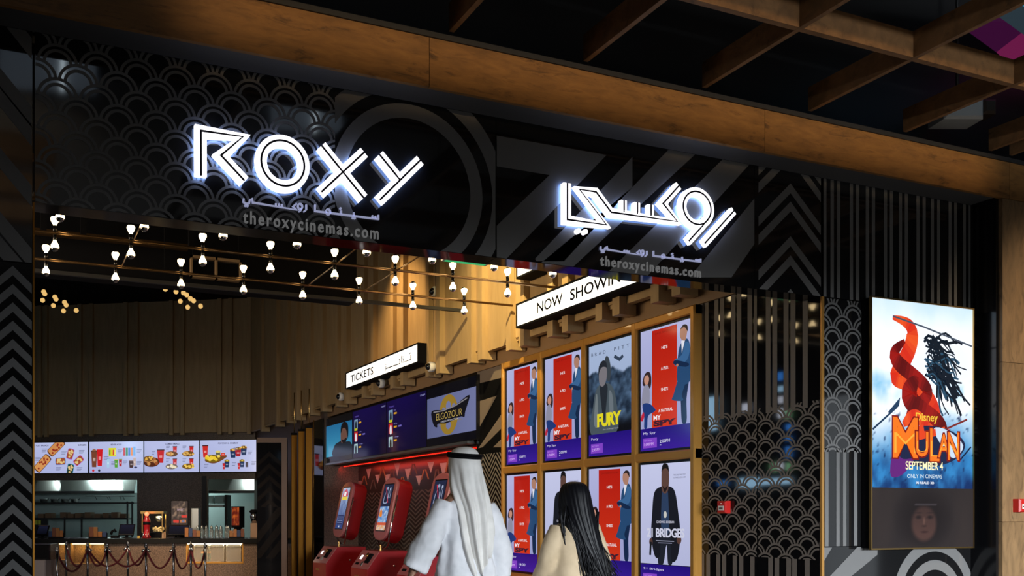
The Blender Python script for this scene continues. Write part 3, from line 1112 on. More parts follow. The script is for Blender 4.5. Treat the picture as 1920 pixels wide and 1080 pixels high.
# far clusters of small globes
proto = None
cl = [(82, 547), (84, 551), (80, 563), (103, 557), (105, 561), (100, 573), (121, 567), (124, 572), (119, 583), (143, 582)]
cl2 = [(310, 542), (294, 533), (318, 533), (324, 537), (330, 547), (335, 540), (344, 549), (350, 553), (338, 565), (357, 560), (363, 564), (352, 576), (376, 574), (309, 531)]
for gi, (cc, d) in enumerate(((cl, 17.0), (cl2, 16.5))):
    for i, (x, y) in enumerate(cc):
        P = at(x, y, d + (i % 3) * .25)
        lab = ('small dim gold globe lamp in the far left cluster', 'small dim gold globe lamp in the cluster above the menu boards')[gi]
        grp = ('far left globe lamps', 'globe lamps above the menu boards')[gi]
        if proto is None:
            proto = thing('globe_lamp', (0, 0, 0), lab, 'globe lamp', grp)
            b = MB(); b.ell((0, 0, 0), .048, .048, .048, 0, 12, 8); b.build('globe', M_BULBFAR, proto)
            proto.location = P
            t = proto
        else:
            t = dup(proto, P, lab, grp)
        for c_ in [q for q in t.children if q.name.startswith('cord')]:
            bpy.data.objects.remove(c_)
        b = MB(); b.tube([P + Vector((0, 0, .045)), Vector((P.x, P.y, 6.8))], .004, 5); b.build('cord', M_BLACK, t)

# dim service things under the black foyer ceiling, seen above the bulbs
t = thing('ceiling_truss', (.9, 9.3, 4.4), 'dim bronze service rails and black cable loops above the left bulbs', 'ceiling rails')
for y, z, x0, x1 in ((9.2, 4.62, -1.2, 3.2), (9.5, 4.36, -1.2, 1.9), (8.9, 4.9, .2, 2.6)):
    b = MB(); b.box(W0, x0, x1, y - .03, y + .03, z - .03, z + .03); b.build('rail', M_PIPE, t)
for x in (.35, .75, 1.25, 1.9):
    b = MB(); b.box(W0, x - .03, x + .03, 9.27, 9.33, 4.3, 6.8); b.build('post', M_BLACK, t)
for x0, x1, z in ((.2, 1.0, 4.55), (.8, 1.7, 4.5), (1.5, 2.4, 4.6)):
    b = MB(); b.tube([(x0 + (x1 - x0) * k / 16, 9.1, z + .34 * math.sin(math.pi * k / 16)) for k in range(17)], .015, 6); b.build('cable', M_DARK, t)
P0_, P1_ = onY(357, 520, 9.72), onY(452, 489, 9.72)
t = thing('projection_port', ((P0_.x + P1_.x) / 2, 9.7, P0_.z), 'dim double window frame high up behind the bulbs, above the menu boards', 'window')
b = MB()
fr = Frame((0, 9.72, 0), (1, 0, 0), (0, 0, 1), (0, -1, 0))
mid = (P0_.x + P1_.x) / 2
for q in ((P0_.x, P1_.x, P1_.z - .03, P1_.z), (P0_.x, P1_.x, P0_.z, P0_.z + .02), (P0_.x, P0_.x + .02, P0_.z, P1_.z), (mid - .012, mid + .012, P0_.z, P1_.z), (P1_.x - .02, P1_.x, P0_.z, P1_.z)):
    b.box(fr, *q, -.04, .03)
b.build('frame', mat('dull_bronze', (.22, .14, .07), .5), t)
b = MB(); b.box(fr, P0_.x + .02, P1_.x - .02, P0_.z + .02, P1_.z - .03, -.04, -.02); b.build('pane', M_GLASSW, t)
b = MB()
for u_ in (P0_.x + .03, P1_.x - .03):
    b.tube([fr(u_, P1_.z - .01, 0), fr(u_, 6.8, 0)], .008, 6)
b.build('hanger', M_BLACK, t)

# ------------------------------------------------------------------ pictures on screens and print
class Pic:
    """flat picture in its own 0..1 by 0..1 box on a frame rectangle; layers lie 0.1 mm apart"""
    def __init__(s, fr, u0, u1, v0, v1, w0):
        s.fr, s.b, s.w = fr, (u0, u1, v0, v1), w0
        s.mb = MB()
        s.rat = (u1 - u0) / (v1 - v0)

    def __call__(s, x, y):
        u0, u1, v0, v1 = s.b
        return (u0 + (u1 - u0) * x, v0 + (v1 - v0) * y)

    def up(s):
        s.w += .0001

    def rect(s, x0, y0, x1, y1, c):
        s.poly([(x0, y0), (x1, y0), (x1, y1), (x0, y1)], c)

    def poly(s, pts, c, lift=True):
        if lift:
            s.up()
        pts = clip([tuple(p) for p in pts], 0.0, 1.0, 0.0, 1.0)
        if len(pts) >= 3:
            s.mb.poly(s.fr, [s(*p) for p in pts], s.w, 0, lin(c))

    def smooth(s, pts, c, n=4):
        """closed Catmull-Rom outline"""
        out = []
        m = len(pts)
        for i in range(m):
            p0, p1, p2, p3 = [Vector(pts[(i + k) % m]) for k in (-1, 0, 1, 2)]
            for j in range(n):
                t = j / n
                out.append(0.5 * ((2 * p1) + (p2 - p0) * t + (2 * p0 - 5 * p1 + 4 * p2 - p3) * t * t + (3 * p1 - p0 - 3 * p2 + p3) * t ** 3))
        s.poly([(p.x, p.y) for p in out], c)

    def ell(s, x, y, rx, ry, c, n=18):
        s.poly([(x + rx * math.cos(2 * math.pi * i / n), y + ry * math.sin(2 * math.pi * i / n)) for i in range(n)], c)

    def line(s, pts, wd, c, lift=True):
        if lift:
            s.up()
        rb = ribbon([s(*p) for p in pts], wd * (s.b[1] - s.b[0]))
        u0, u1, v0, v1 = s.b
        for a, b in zip(rb, rb[1:]):
            if not all(u0 <= q.x <= u1 and v0 <= q.y <= v1 for q in (a[0], a[1], b[0], b[1])):
                continue
            s.mb.add([s.fr(p.x, p.y, s.w) for p in (a[0], a[1], b[1], b[0])], [(0, 1, 2, 3)], 0, lin(c))

    def grid(s, f, nx, ny, x0=0, y0=0, x1=1, y1=1):
        """a picture given as colour function f(x, y), sampled on nx by ny cells"""
        s.up()
        vs_, fs, cs = [], [], []
        cc = {}
        for j in range(ny + 1):
            for i in range(nx + 1):
                x, y = x0 + (x1 - x0) * i / nx, y0 + (y1 - y0) * j / ny
                vs_.append(s.fr(*s(x, y), s.w))
                cc[(i, j)] = lin([max(0, min(255, q)) for q in f(x, y)])
        k = len(s.mb.v)
        s.mb.v.extend(vs_)
        for j in range(ny):
            for i in range(nx):
                a = j * (nx + 1) + i + k
                s.mb.f.append([a, a + 1, a + nx + 2, a + nx + 1])
                s.mb.c.append((cc[(i, j)], cc[(i + 1, j)], cc[(i + 1, j + 1)], cc[(i, j + 1)]))
                s.mb.mi.append(0)
                s.mb.smooth.append(False)

    def text(s, t, x0, x1, y0, y1, c, bold=0.0, space=1.0):
        s.up()
        a, b = s(x0, y0), s(x1, y1)
        put_text(s.mb, s.fr, t, a[0], b[0], a[1], b[1], s.w, 0, lin(c), bold, space)


def mix(a, b, t):
    t = max(0.0, min(1.0, t))
    return tuple(a[i] + (b[i] - a[i]) * t for i in range(3))


def nz(x, y, s=0.0):
    return noise.fractal(Vector((x, y, s)), 1.0, 2.0, 5)


def bar(p, title, t1=None, t2=None, h=.185, col=(44, 22, 140)):
    p.grid(lambda x, y: mix((58, 28, 150), (34, 16, 120), y / h), 2, 3, 0, 0, 1, h)
    p.text(title, .06, .06 + .042 * len(title), h * .70, h * .84, (215, 210, 240), 0)
    p.rect(.05, h * .12, .34, h * .56, (128, 66, 196))
    if t1:
        p.text('NEXT SHOW', .075, .24, h * .42, h * .49, (190, 140, 235))
        p.text(t1, .075, .27, h * .22, h * .36, (222, 180, 250))
    if t2:
        p.text(t2, .40, .60, h * .30, h * .44, (225, 222, 245))
        p.rect(.40, h * .18, .43, h * .23, (180, 175, 230))


def suit_man(p, x, y0, y1, s=1.0, flip=1):
    """a plain man in a blue suit leaning on the panel edge, arms folded, one foot up"""
    H = y1 - y0
    X = lambda a: x + a * flip * s
    Y = lambda b: y0 + b * H
    navy, dk, lt = (38, 72, 112), (20, 40, 72), (58, 100, 146)
    p.smooth([(X(.07), Y(.02)), (X(.0), Y(.02)), (X(-.02), Y(.25)), (X(-.05), Y(.46)), (X(.10), Y(.46)), (X(.07), Y(.25))], dk)
    p.smooth([(X(-.05), Y(.46)), (X(-.13), Y(.31)), (X(-.155), Y(.265)), (X(-.07), Y(.24)), (X(.02), Y(.24)), (X(.0), Y(.30)), (X(.06), Y(.44))], navy)
    p.smooth([(X(-.06), Y(.42)), (X(-.07), Y(.60)), (X(-.04), Y(.78)), (X(.04), Y(.85)), (X(.10), Y(.83)), (X(.13), Y(.70)), (X(.12), Y(.42))], navy)
    p.poly([(X(-.01), Y(.84)), (X(.05), Y(.85)), (X(.0), Y(.72))], (225, 225, 235))
    p.smooth([(X(.05), Y(.82)), (X(.12), Y(.78)), (X(.08), Y(.64)), (X(-.09), Y(.60)), (X(-.12), Y(.66)), (X(.0), Y(.70))], lt)
    p.smooth([(X(-.10), Y(.66)), (X(-.12), Y(.62)), (X(.06), Y(.57)), (X(.10), Y(.60))], dk)
    p.ell(X(-.07), Y(.605), .022, .012 * 1, (176, 126, 104))
    p.smooth([(X(.0), Y(.85)), (X(-.03), Y(.90)), (X(-.02), Y(.97)), (X(.04), Y(.99)), (X(.08), Y(.95)), (X(.07), Y(.88)), (X(.05), Y(.84))], (172, 126, 106))
    p.smooth([(X(-.02), Y(.96)), (X(.02), Y(1.0)), (X(.08), Y(.985)), (X(.09), Y(.92)), (X(.065), Y(.95)), (X(.03), Y(.975))], (44, 34, 34))


def girl(p, x, y0, y1, s=1.0):
    H = y1 - y0
    X = lambda a: x + a * s
    Y = lambda b: y0 + b * H
    p.smooth([(X(-.05), Y(.80)), (X(-.01), Y(.97)), (X(.06), Y(1.0)), (X(.10), Y(.92)), (X(.10), Y(.76)), (X(.06), Y(.70))], (52, 38, 40))
    p.smooth([(X(-.01), Y(.80)), (X(-.02), Y(.90)), (X(.03), Y(.95)), (X(.065), Y(.88)), (X(.04), Y(.78))], (192, 140, 120))
    p.smooth([(X(-.06), Y(.42)), (X(-.05), Y(.66)), (X(-.01), Y(.77)), (X(.05), Y(.76)), (X(.08), Y(.62)), (X(.06), Y(.42))], (142, 142, 162))
    p.smooth([(X(-.05), Y(.43)), (X(-.02), Y(.20)), (X(-.02), Y(.02)), (X(.03), Y(.02)), (X(.05), Y(.22)), (X(.16), Y(.28)), (X(.17), Y(.33)), (X(.06), Y(.44))], (30, 56, 118))
    p.smooth([(X(-.07), Y(.24)), (X(-.03), Y(.30)), (X(-.02), Y(.22)), (X(-.05), Y(.14)), (X(-.08), Y(.16))], (190, 36, 62))


def pic_spy(p, t1, t2):
    p.grid(lambda x, y: mix((150, 154, 200), (178, 181, 222), y), 2, 6, 0, .18, 1, 1)
    p.grid(lambda x, y: mix((206, 52, 22), (176, 26, 16), (y - .2) / .8), 2, 6, .235, .185, .735, .985)
    p.text('DAVE BAUTISTA', .30, .68, .945, .962, (120, 22, 14), 0, 1.2)
    for t, x0, x1, y in (("HE'S", .43, .55, .815), ('A PRO.', .42, .57, .645), ("SHE'S", .42, .56, .475), ('A NATURAL.', .37, .66, .305)):
        p.text(t, x0, x1, y, y + .026, (236, 226, 226), .02)
    suit_man(p, .83, .185, .965, 1.25)
    girl(p, .10, .185, .655, 1.2)
    p.text('MY', .27, .42, .245, .285, (238, 232, 236), .03)
    p.text('SPY', .27, .72, .192, .240, (62, 26, 44), .06)
    bar(p, 'My Spy', t1, t2)


def pic_fury(p, t1, t2):
    def f(x, y):
        n = nz(x * 4, y * 7, 3)
        m = nz(x * 11, y * 17, 9)
        sky = mix((150, 166, 200), (166, 184, 216), y)
        gr = mix((22, 34, 50), (84, 110, 140), .45 + n * .7 + m * .35)
        hor = .73 + .07 * nz(x * 3, 0, 5)
        c = mix(gr, sky, (y - hor) / .02)
        return mix((12, 14, 20), c, (y - .24) / .10)
    p.grid(f, 44, 72, 0, .18, 1, 1)
    # a plain soldier in a field jacket before machinery
    p.line([(-.0, .70), (.30, .665)], .03, (40, 56, 74))
    p.line([(.60, .86), (.72, .82), (.80, .845)], .05, (52, 66, 86))
    p.smooth([(.40, .76), (.38, .84), (.42, .88), (.48, .85), (.52, .76), (.50, .66), (.44, .66)], (58, 66, 74))
    p.smooth([(.05, .20), (.10, .45), (.16, .58), (.27, .64), (.42, .64), (.55, .60), (.64, .48), (.66, .20)], (72, 84, 92))
    p.smooth([(.27, .63), (.30, .45), (.36, .30), (.42, .46), (.44, .62)], (36, 42, 50))
    p.smooth([(.12, .30), (.16, .52), (.20, .55), (.22, .40), (.20, .26)], (110, 120, 124))
    p.smooth([(.48, .56), (.56, .52), (.58, .36), (.50, .34)], (104, 114, 122))
    p.smooth([(.26, .64), (.24, .72), (.27, .79), (.35, .82), (.42, .78), (.43, .70), (.39, .64), (.33, .615)], (120, 116, 122))
    p.smooth([(.23, .72), (.24, .80), (.32, .845), (.41, .83), (.44, .76), (.41, .78), (.33, .79), (.27, .77)], (36, 40, 48))
    for i in range(9):
        p.rect(.12 + .085 * i if i < 4 else .20 + .085 * i, .925, .15 + .085 * i if i < 4 else .225 + .085 * i, .926, (60, 66, 84))
    p.text('BRAD', .06, .40, .905, .935, (52, 60, 80), 0, 1.9)
    p.text('PITT', .60, .94, .905, .935, (52, 60, 80), 0, 1.9)
    p.text('FURY', .20, .76, .255, .375, (226, 214, 36), .05, .9)
    p.text('IN CINEMAS', .34, .70, .222, .234, (170, 170, 180))
    bar(p, 'Fury', t1, t2, .195)


def pic_bridges(p, t1, t2):
    p.grid(lambda x, y: mix((176, 180, 216), (198, 202, 234), y), 2, 8, 0, .18, 1, 1)
    # a plain man standing in a long black coat
    p.smooth([(.36, .19), (.38, .46), (.62, .46), (.66, .30), (.64, .19), (.56, .19), (.53, .34), (.47, .19)], (30, 34, 44))
    p.smooth([(.30, .24), (.22, .40), (.24, .60), (.28, .76), (.40, .81), (.60, .81), (.70, .76), (.76, .60), (.80, .42), (.74, .24), (.62, .22), (.60, .45), (.42, .45), (.40, .26)], (24, 26, 34))
    p.smooth([(.43, .44), (.44, .76), (.50, .80), (.56, .76), (.57, .44)], (44, 62, 92))
    p.smooth([(.44, .78), (.43, .86), (.44, .95), (.50, .985), (.57, .95), (.58, .86), (.56, .78), (.50, .755)], (92, 66, 58))
    p.smooth([(.43, .93), (.45, .985), (.50, 1.0), (.56, .985), (.58, .93), (.54, .955), (.47, .955)], (20, 18, 20))
    p.smooth([(.45, .82), (.50, .765), (.56, .82), (.50, .80)], (34, 26, 26))
    p.ell(.775, .385, .045, .035, (86, 60, 54))
    p.ell(.215, .36, .035, .032, (86, 60, 54))
    p.line([(.215, .36), (.20, .25)], .04, (26, 28, 34))
    p.ell(.505, .585, .032, .028, (196, 196, 190))
    p.text('THE ONLY WAY OUT', .67, .90, .895, .908, (60, 62, 84))
    p.text('IS THROUGH HIM', .67, .90, .873, .886, (60, 62, 84))
    p.text('CHADWICK BOSEMAN', .33, .68, .515, .535, (206, 206, 224), .01)
    p.text('21 BRIDGES', .13, .88, .40, .475, (206, 208, 228), .035, .92)
    p.rect(.32, .368, .68, .374, (170, 172, 196))
    p.rect(.36, .352, .64, .357, (150, 152, 180))
    bar(p, '21 Bridges', t1, t2, .175)


# poster wall
FX = Frame((5.84, 0, 0), (0, -1, 0), (0, 0, 1), (-1, 0, 0))
cols = [(948, 1011), (1019.5, 1093), (1101.5, 1187.3), (1198, 1298)]
zr = []
for ya, yb in ((591.3, 841.0), (860.5, None)):
    za_, = (FX.px(1298, ya)[1],)
    zb_ = FX.px(1298, yb)[1] if yb else za_ - (zr[0][1] - zr[0][0])
    zr.append((zb_, za_))
frame = thing('bronze_surround', (5.9, 7.6, zr[1][0] - .1), 'polished bronze frame holding eight film poster screens', 'frame')
uL, uR = FX.px(943.5, 750)[0], FX.px(1308, 750)[0]
zT, zB_ = zr[0][1] + .085, zr[1][0] - .085
ue = [(FX.px(a, 750)[0], FX.px(b, 750)[0]) for a, b in cols]


def rail(u0, u1, v0, v1, nm):
    mb = MB()
    mb.bbox(FX, u0, u1, v0, v1, -.058, .035 + (.003 if nm == 'upright' else 0), .012)
    mb.build(nm, M_GOLD, frame)


rail(uL, uR, zr[0][1] + .004, zT, 'top_rail')
rail(uL, uR, zr[1][1] + .004, zr[0][0] - .004, 'middle_rail')
rail(uL, uR, zB_, zr[1][0] - .004, 'bottom_rail')
vx = [(uL, ue[0][0] - .004)] + [(ue[i][1] + .004, ue[i + 1][0] - .004) for i in range(3)] + [(ue[3][1] + .004, uR)]
for a, b in vx:
    rail(a, b, zB_ + .0, zT - .0, 'upright')
what = [[('spy', '1:00PM', '2:00PM'), ('spy', '1:00PM', '2:00PM'), ('fury', '2:45PM', None), ('spy', '1:00PM', '2:00PM')],
        [('spy', '1:00PM', '14:00'), ('bridges', '3:15PM', None), ('spy', '1:00PM', '2:30PM'), ('bridges', '3:15PM', None)]]
lab = [['red MY SPY poster screen in the top row, at the far left', 'red MY SPY poster screen in the top row, left of the FURY one', 'grey blue FURY poster screen with yellow title, top row', 'red MY SPY poster screen in the top row, right of the FURY one'],
       ['red MY SPY poster screen in the bottom row, between the man and the woman', '21 BRIDGES poster screen mostly hidden behind the long-haired woman', 'red MY SPY poster screen in the bottom row, right of the woman', '21 BRIDGES poster screen in the bottom row with the whole title showing']]
fn = {'spy': pic_spy, 'fury': pic_fury, 'bridges': pic_bridges}
for r in range(2):
    for c in range(4):
        u0, u1 = ue[c]
        v0, v1 = zr[r]
        t = thing('poster_screen', FX((u0 + u1) / 2, v0, -.03), lab[r][c], 'screen', 'film poster screens in the bronze frame')
        mb = MB()
        e = .020
        mb.box(FX, u0, u1, v0, v1, -.055, -.006)
        for q in ((u0, u1, v1 - e, v1), (u0, u1, v0, v0 + e), (u0, u0 + e, v0 + e, v1 - e), (u1 - e, u1, v0 + e, v1 - e)):
            mb.box(FX, *q, -.006, .004)
        mb.build('bezel', M_BEZEL, t)
        p = Pic(FX, u0 + e, u1 - e, v0 + e, v1 - e, -.0055)
        k, t1, t2 = what[r][c]
        fn[k](p, t1, t2)
        p.mb.build('picture', M_SCREEN, t)

# ------------------------------------------------------------------ large poster screen on the shopfront
a, b = FAC.px(1614.5, 562.5), FAC.px(1803, 584)
c = FAC.px(1618.5, 1027.5)
u0, u1, v0, v1 = a[0], b[0], c[1], a[1]
t = thing('poster_screen', FAC((u0 + u1) / 2, v0, .06), 'tall bright MULAN poster screen on the dark glass right of the entrance', 'screen')
mb = MB(); mb.box(FAC, u0, u1, v0, v1, .004, .085); mb.build('housing', M_BLACK, t)
mb = MB()
e = .012
for q in ((u0 - e, u1 + e, v1, v1 + e), (u0 - e, u1 + e, v0 - e, v0), (u0 - e, u0, v0, v1), (u1, u1 + e, v0, v1)):
    mb.box(FAC, *q, .074, .094)
mb.build('edge_trim', M_BRASS, t)
p = Pic(FAC, u0, u1, v0, v1, .0855)
SP = .243                                    # the part below shows another, much darker picture


def sky(x, y):
    n = nz(x * 2.2, y * 3.2, 1)
    m = nz(x * 6, y * 7, 4)
    c = mix((232, 240, 252), (255, 255, 255), .5 + n)
    if y > .86:
        c = mix(c, (170, 208, 240), (y - .86) * 4 + n * .5)
    band = max(0, 1 - abs(y - .655 - .05 * n) / .07)
    c = mix(c, (86, 168, 216), band * (.30 + m * .8))
    low = (0.56 - y) / .20 + n * .55
    c = mix(c, (48, 128, 190), low * .9)
    c = mix(c, (12, 44, 96), (.42 - y) / .14 * (.45 + m * 1.2) if y < .45 else 0)
    sp = nz(x * 26, y * 40, 8)
    return mix(c, (18, 40, 84), (sp - .42) * 3 if y < .56 else 0)


p.grid(sky, 64, 90, 0, SP, 1, 1)
# plain swirls of red cloth and black ink in place of the film's figure
red, red2, red3, ink = (204, 44, 26), (150, 24, 20), (226, 82, 34), (14, 24, 36)


def ribbon_band(f, w0, w1, c, n=26):
    """a curling band of cloth: f(t) its middle line, widening from w0 to w1"""
    L, R = [], []
    for k in range(n + 1):
        t_ = k / n
        a, b = Vector(f(t_)), Vector(f(min(1, t_ + .01)))
        d = (b - a)
        d = d.normalized() if d.length > 1e-6 else Vector((0, 1))
        ww = w0 + (w1 - w0) * math.sin(math.pi * t_) + .012 * math.sin(t_ * 9)
        L.append((a.x - d.y * ww, a.y + d.x * ww * .6)); R.append((a.x + d.y * ww, a.y - d.x * ww * .6))
    for k in range(n):
        p.poly([L[k], L[k + 1], R[k + 1], R[k]], mix(c, red3, .5 + .5 * math.sin(k * .9)) if c == red else mix(c, (90, 14, 14), .5 + .5 * math.sin(k * .7)), k % 13 == 0)


ribbon_band(lambda t_: (.20 + .36 * t_ + .13 * math.sin(t_ * 10), .93 - .48 * t_ + .03 * math.sin(t_ * 12)), .015, .07, red, 44)
ribbon_band(lambda t_: (.30 + .22 * t_ + .12 * math.sin(3 + t_ * 9), .84 - .36 * t_), .015, .06, red2, 40)
ribbon_band(lambda t_: (.36 + .28 * t_ + .09 * math.sin(2.2 + t_ * 7), .70 - .26 * t_), .02, .085, red2)
ribbon_band(lambda t_: (.30 + .44 * t_, .50 + .035 * math.sin(t_ * 6)), .02, .05, red)
random.seed(5)
for i in range(60):
    x0, y0 = .52 + random.random() * .08, .87 - random.random() * .16
    L = .14 + random.random() * .24
    an = -.85 + random.random() * 1.5
    pts = []
    for k in range(9):
        q = k / 8
        pts.append((x0 + L * q * math.cos(an) + .020 * math.sin(q * 7 + i), y0 + .56 * L * q * math.sin(an) - .09 * q * q + .014 * math.sin(q * 9 + i * 1.7)))
    p.line(pts, .020 * (1.1 - i / 90), ink if i % 6 else (40, 74, 98), i % 6 == 0)
p.line([(.20, .935), (.50, .905), (.99, .845)], .012, (70, 78, 92))
p.line([(.01, .475), (.24, .57)], .014, (30, 56, 84)); p.poly([(.15, .545), (.27, .61), (.26, .575), (.19, .545)], (34, 60, 90))
p.line([(.55, .455), (.94, .535)], .014, (120, 40, 36))
p.smooth([(.28, .45), (.40, .49), (.62, .50), (.84, .47), (.92, .42), (.80, .36), (.55, .33), (.34, .345), (.22, .40)], (26, 34, 66))
p.smooth([(.60, .49), (.74, .485), (.90, .425), (.80, .37), (.68, .42)], (196, 214, 232))
p.smooth([(.20, .38), (.30, .36), (.40, .36), (.30, .30), (.18, .29)], (96, 34, 116))
p.line([(.98, .42), (.85, .355)], .012, (14, 26, 54))
for x0, x1, y in ((.36, .50, .47), (.45, .62, .455)):
    p.line([(x0, y), (x1, y + .02)], .05, (220, 66, 30))
p.text('Disney', .42, .64, .508, .552, (232, 190, 60), .02)
for ch, x0, x1, y0, y1, s_ in (('M', .20, .44, .365, .530, 0), ('U', .42, .545, .372, .475, 0), ('L', .56, .655, .355, .490, 0), ('A', .64, .76, .372, .470, 0), ('N', .74, .855, .362, .478, 0)):
    p.text(ch, x0 - .012, x1 + .012, y0 - .006, y1 + .006, (120, 18, 12), .04)
    p.text(ch, x0, x1, y0, y1, (236, 116, 30), .01)
    p.text(ch, x0 + .012, x1 - .012, y0 + .02, y0 + (y1 - y0) * .62, (250, 168, 56), -.02)
p.text('SEPTEMBER 4', .32, .69, .318, .352, (250, 240, 190), .01, .95)
p.text('ONLY IN CINEMAS', .335, .68, .284, .300, (214, 230, 236), 0)
p.text('IN REALD 3D', .42, .60, .260, .270, (240, 244, 250), .02)


def low(x, y):
    n = nz(x * 3, y * 2, 2)
    c = mix((50, 43, 41), (42, 37, 37), .5 + n)
    d = ((x - .5) / .27) ** 2 + ((y - .12) / .125) ** 2
    c = mix(c, (30, 25, 25), (1.35 - d) * .9)
    f = ((x - .5) / .125) ** 2 + ((y - .098) / .073) ** 2
    if y < .172:
        sk = mix((76, 54, 49), (56, 41, 38), (y - .06) * 6 + n * .3)
        for ex in (.445, .56):
            sk = mix(sk, (36, 27, 27), 1.1 - (((x - ex) / .034) ** 2 + ((y - .124) / .010) ** 2))
            sk = mix(sk, (44, 33, 32), .9 - (((x - ex) / .05) ** 2 + ((y - .142) / .005) ** 2))
        sk = mix(sk, (50, 36, 34), 1.0 - (((x - .503) / .030) ** 2 + ((y - .088) / .006) ** 2))
        sk = mix(sk, (48, 30, 30), 1.1 - (((x - .503) / .045) ** 2 + ((y - .064) / .005) ** 2))
        sk = mix(sk, (112, 82, 72), .8 - (((x - .505) / .014) ** 2 + ((y - .108) / .024) ** 2))
        c = mix(c, sk, (1.2 - f) * 2)
    if .172 < y < .18 and .40 < x < .62:
        c = (56, 51, 54)
    return c


p.grid(low, 60, 60, 0, 0, 1, SP)
p.mb.build('picture', M_LED, t)

# ------------------------------------------------------------------ menu boards over the counter
BM = Frame(BK(0, 0, .14), BU, (0, 0, 1), BN)
mz0, mz1 = BM.px(480, 884)[1], BM.px(480, 824.6)[1]
mpx = [(62.5, 165), (167.5, 268.8), (270.6, 373.6), (375.6, 480.2)]
MBG = lambda x, y: mix((172, 178, 222), (196, 204, 240), x * .5 + y * .4)


def cup(p, x, y, w_, h, c, lid=(40, 30, 34)):
    p.poly([(x - w_ * .36, y), (x + w_ * .36, y), (x + w_ * .5, y + h), (x - w_ * .5, y + h)], c)
    p.rect(x - w_ * .54, y + h, x + w_ * .54, y + h * 1.08, lid)
    p.rect(x - w_ * .2, y + h * .4, x + w_ * .22, y + h * .6, mix(c, (255, 255, 255), .5))


def lump(p, x, y, rx, ry, c, n=10, seed=0):
    random.seed(seed)
    p.ell(x, y, rx, ry, mix(c, (30, 12, 5), .55))
    for i in range(n):
        p.ell(x + rx * .8 * (random.random() * 2 - 1), y + ry * .6 * (random.random() * 1.6 - .6), rx * .22, ry * .36, mix(c, (255, 230, 140), random.random() * .5), 8)


def lines(p, x, y, w_, n=3):
    for i in range(n):
        p.rect(x, y - i * .045, x + w_ * (1 - .15 * i), y - i * .045 + .018, (120, 126, 160))


def flat(p, x, y, an, L, W_, c1, c2, tray=None):
    P = Vector((x, y))
    r = p.rat

    def q(a, b):
        return (x + (a * math.cos(an) - b * math.sin(an)) / r, y + a * math.sin(an) + b * math.cos(an))
    for k, c in ((1.12, tray or (88, 48, 30)), (1.0, c1)):
        p.smooth([q(-L * k, -W_ * k * .8), q(-L * k, W_ * k * .8), q(-L * k * .5, W_ * k), q(L * k * .5, W_ * k), q(L * k, W_ * k * .8), q(L * k, -W_ * k * .8), q(L * k * .5, -W_ * k), q(-L * k * .5, -W_ * k)], c)
    random.seed(int(x * 100))
    for i in range(9):
        a, b = (random.random() * 1.6 - .8) * L, (random.random() * 1.3 - .65) * W_
        p.ell(*q(a, b), .02, .035, c2, 8)


def menu0(p):
    p.text('FLAT BREADS', .05, .28, .88, .93, (54, 50, 82), .02)
    p.text('BURGERS', .82, .97, .88, .93, (54, 50, 82), .02)
    flat(p, .42, .84, .75, .28, .13, (206, 140, 80), (150, 52, 34))
    flat(p, .17, .32, .80, .28, .13, (214, 150, 86), (150, 52, 34))
    for x, y, a, c in ((.68, .62, 1.3, (176, 84, 190)), (.83, .40, .7, (190, 100, 200)), (.50, .38, .05, (50, 110, 190)), (.68, .12, 1.4, (60, 150, 190))):
        flat(p, x, y, a, .15, .10, (160, 80, 50) if y > .13 else (40, 60, 50), (226, 196, 130), c)
    for x, y in ((.16, .78), (.04, .50), (.52, .70), (.84, .72), (.42, .17), (.80, .16)):
        lines(p, x, y, .10)


def menu1(p):
    p.text('BEVERAGES', .40, .60, .88, .93, (54, 50, 82), .02)
    cup(p, .09, .18, .11, .50, (120, 66, 46)); cup(p, .195, .22, .11, .50, (206, 28, 34), (206, 28, 34))
    p.smooth([(.04, .70), (.09, .77), (.14, .70)], (150, 100, 70))
    p.rect(.36, .52, .50, .80, (214, 214, 40))
    for i in range(4):
        p.rect(.37 + .033 * i, .56, .395 + .033 * i, .74, ((60, 150, 60), (230, 200, 40), (220, 60, 40), (240, 230, 120))[i])
    for i, c in enumerate(((200, 40, 40), (60, 130, 60), (60, 110, 190), (230, 130, 40), (110, 170, 226))):
        p.rect(.63 + .046 * i, .54, .67 + .046 * i, .80 + .03 * (i == 4), c)
    cup(p, .35, .16, .06, .28, (170, 206, 232), (140, 180, 220)); cup(p, .50, .16, .07, .25, (90, 160, 50), (226, 200, 60)); cup(p, .58, .20, .06, .22, (176, 40, 46), (120, 170, 70))
    cup(p, .78, .15, .09, .22, (70, 40, 34), (150, 110, 90)); p.ell(.86, .16, .03, .03, (60, 60, 96)); cup(p, .84, .20, .05, .26, (196, 170, 160), (220, 190, 180))
    p.ell(.075, .07, .022, .04, (206, 40, 50)); p.ell(.185, .07, .022, .04, (50, 46, 60))
    for x, y in ((.27, .50), (.53, .72), (.88, .72), (.41, .34), (.62, .36), (.88, .34)):
        lines(p, x, y, .09)


def menu2(p):
    p.text('COMBO MEALS', .38, .64, .88, .93, (54, 50, 82), .02)
    cup(p, .30, .30, .13, .40, (198, 34, 36)); lump(p, .13, .33, .15, .16, (150, 70, 30), 14, 3); lump(p, .08, .44, .09, .09, (222, 160, 50), 8, 4)
    for k, (x, y) in enumerate(((.50, .52), (.80, .52), (.50, .12), (.80, .12))):
        cup(p, x + .06, y + .03, .075, .26, (198, 40, 40)); lump(p, x, y + .06, .11, .09, ((196, 130, 60), (206, 150, 70), (236, 226, 210), (230, 176, 50))[k], 9, k + 7)
        lines(p, x - .10, y + .30, .07)
    lines(p, .14, .66, .06)


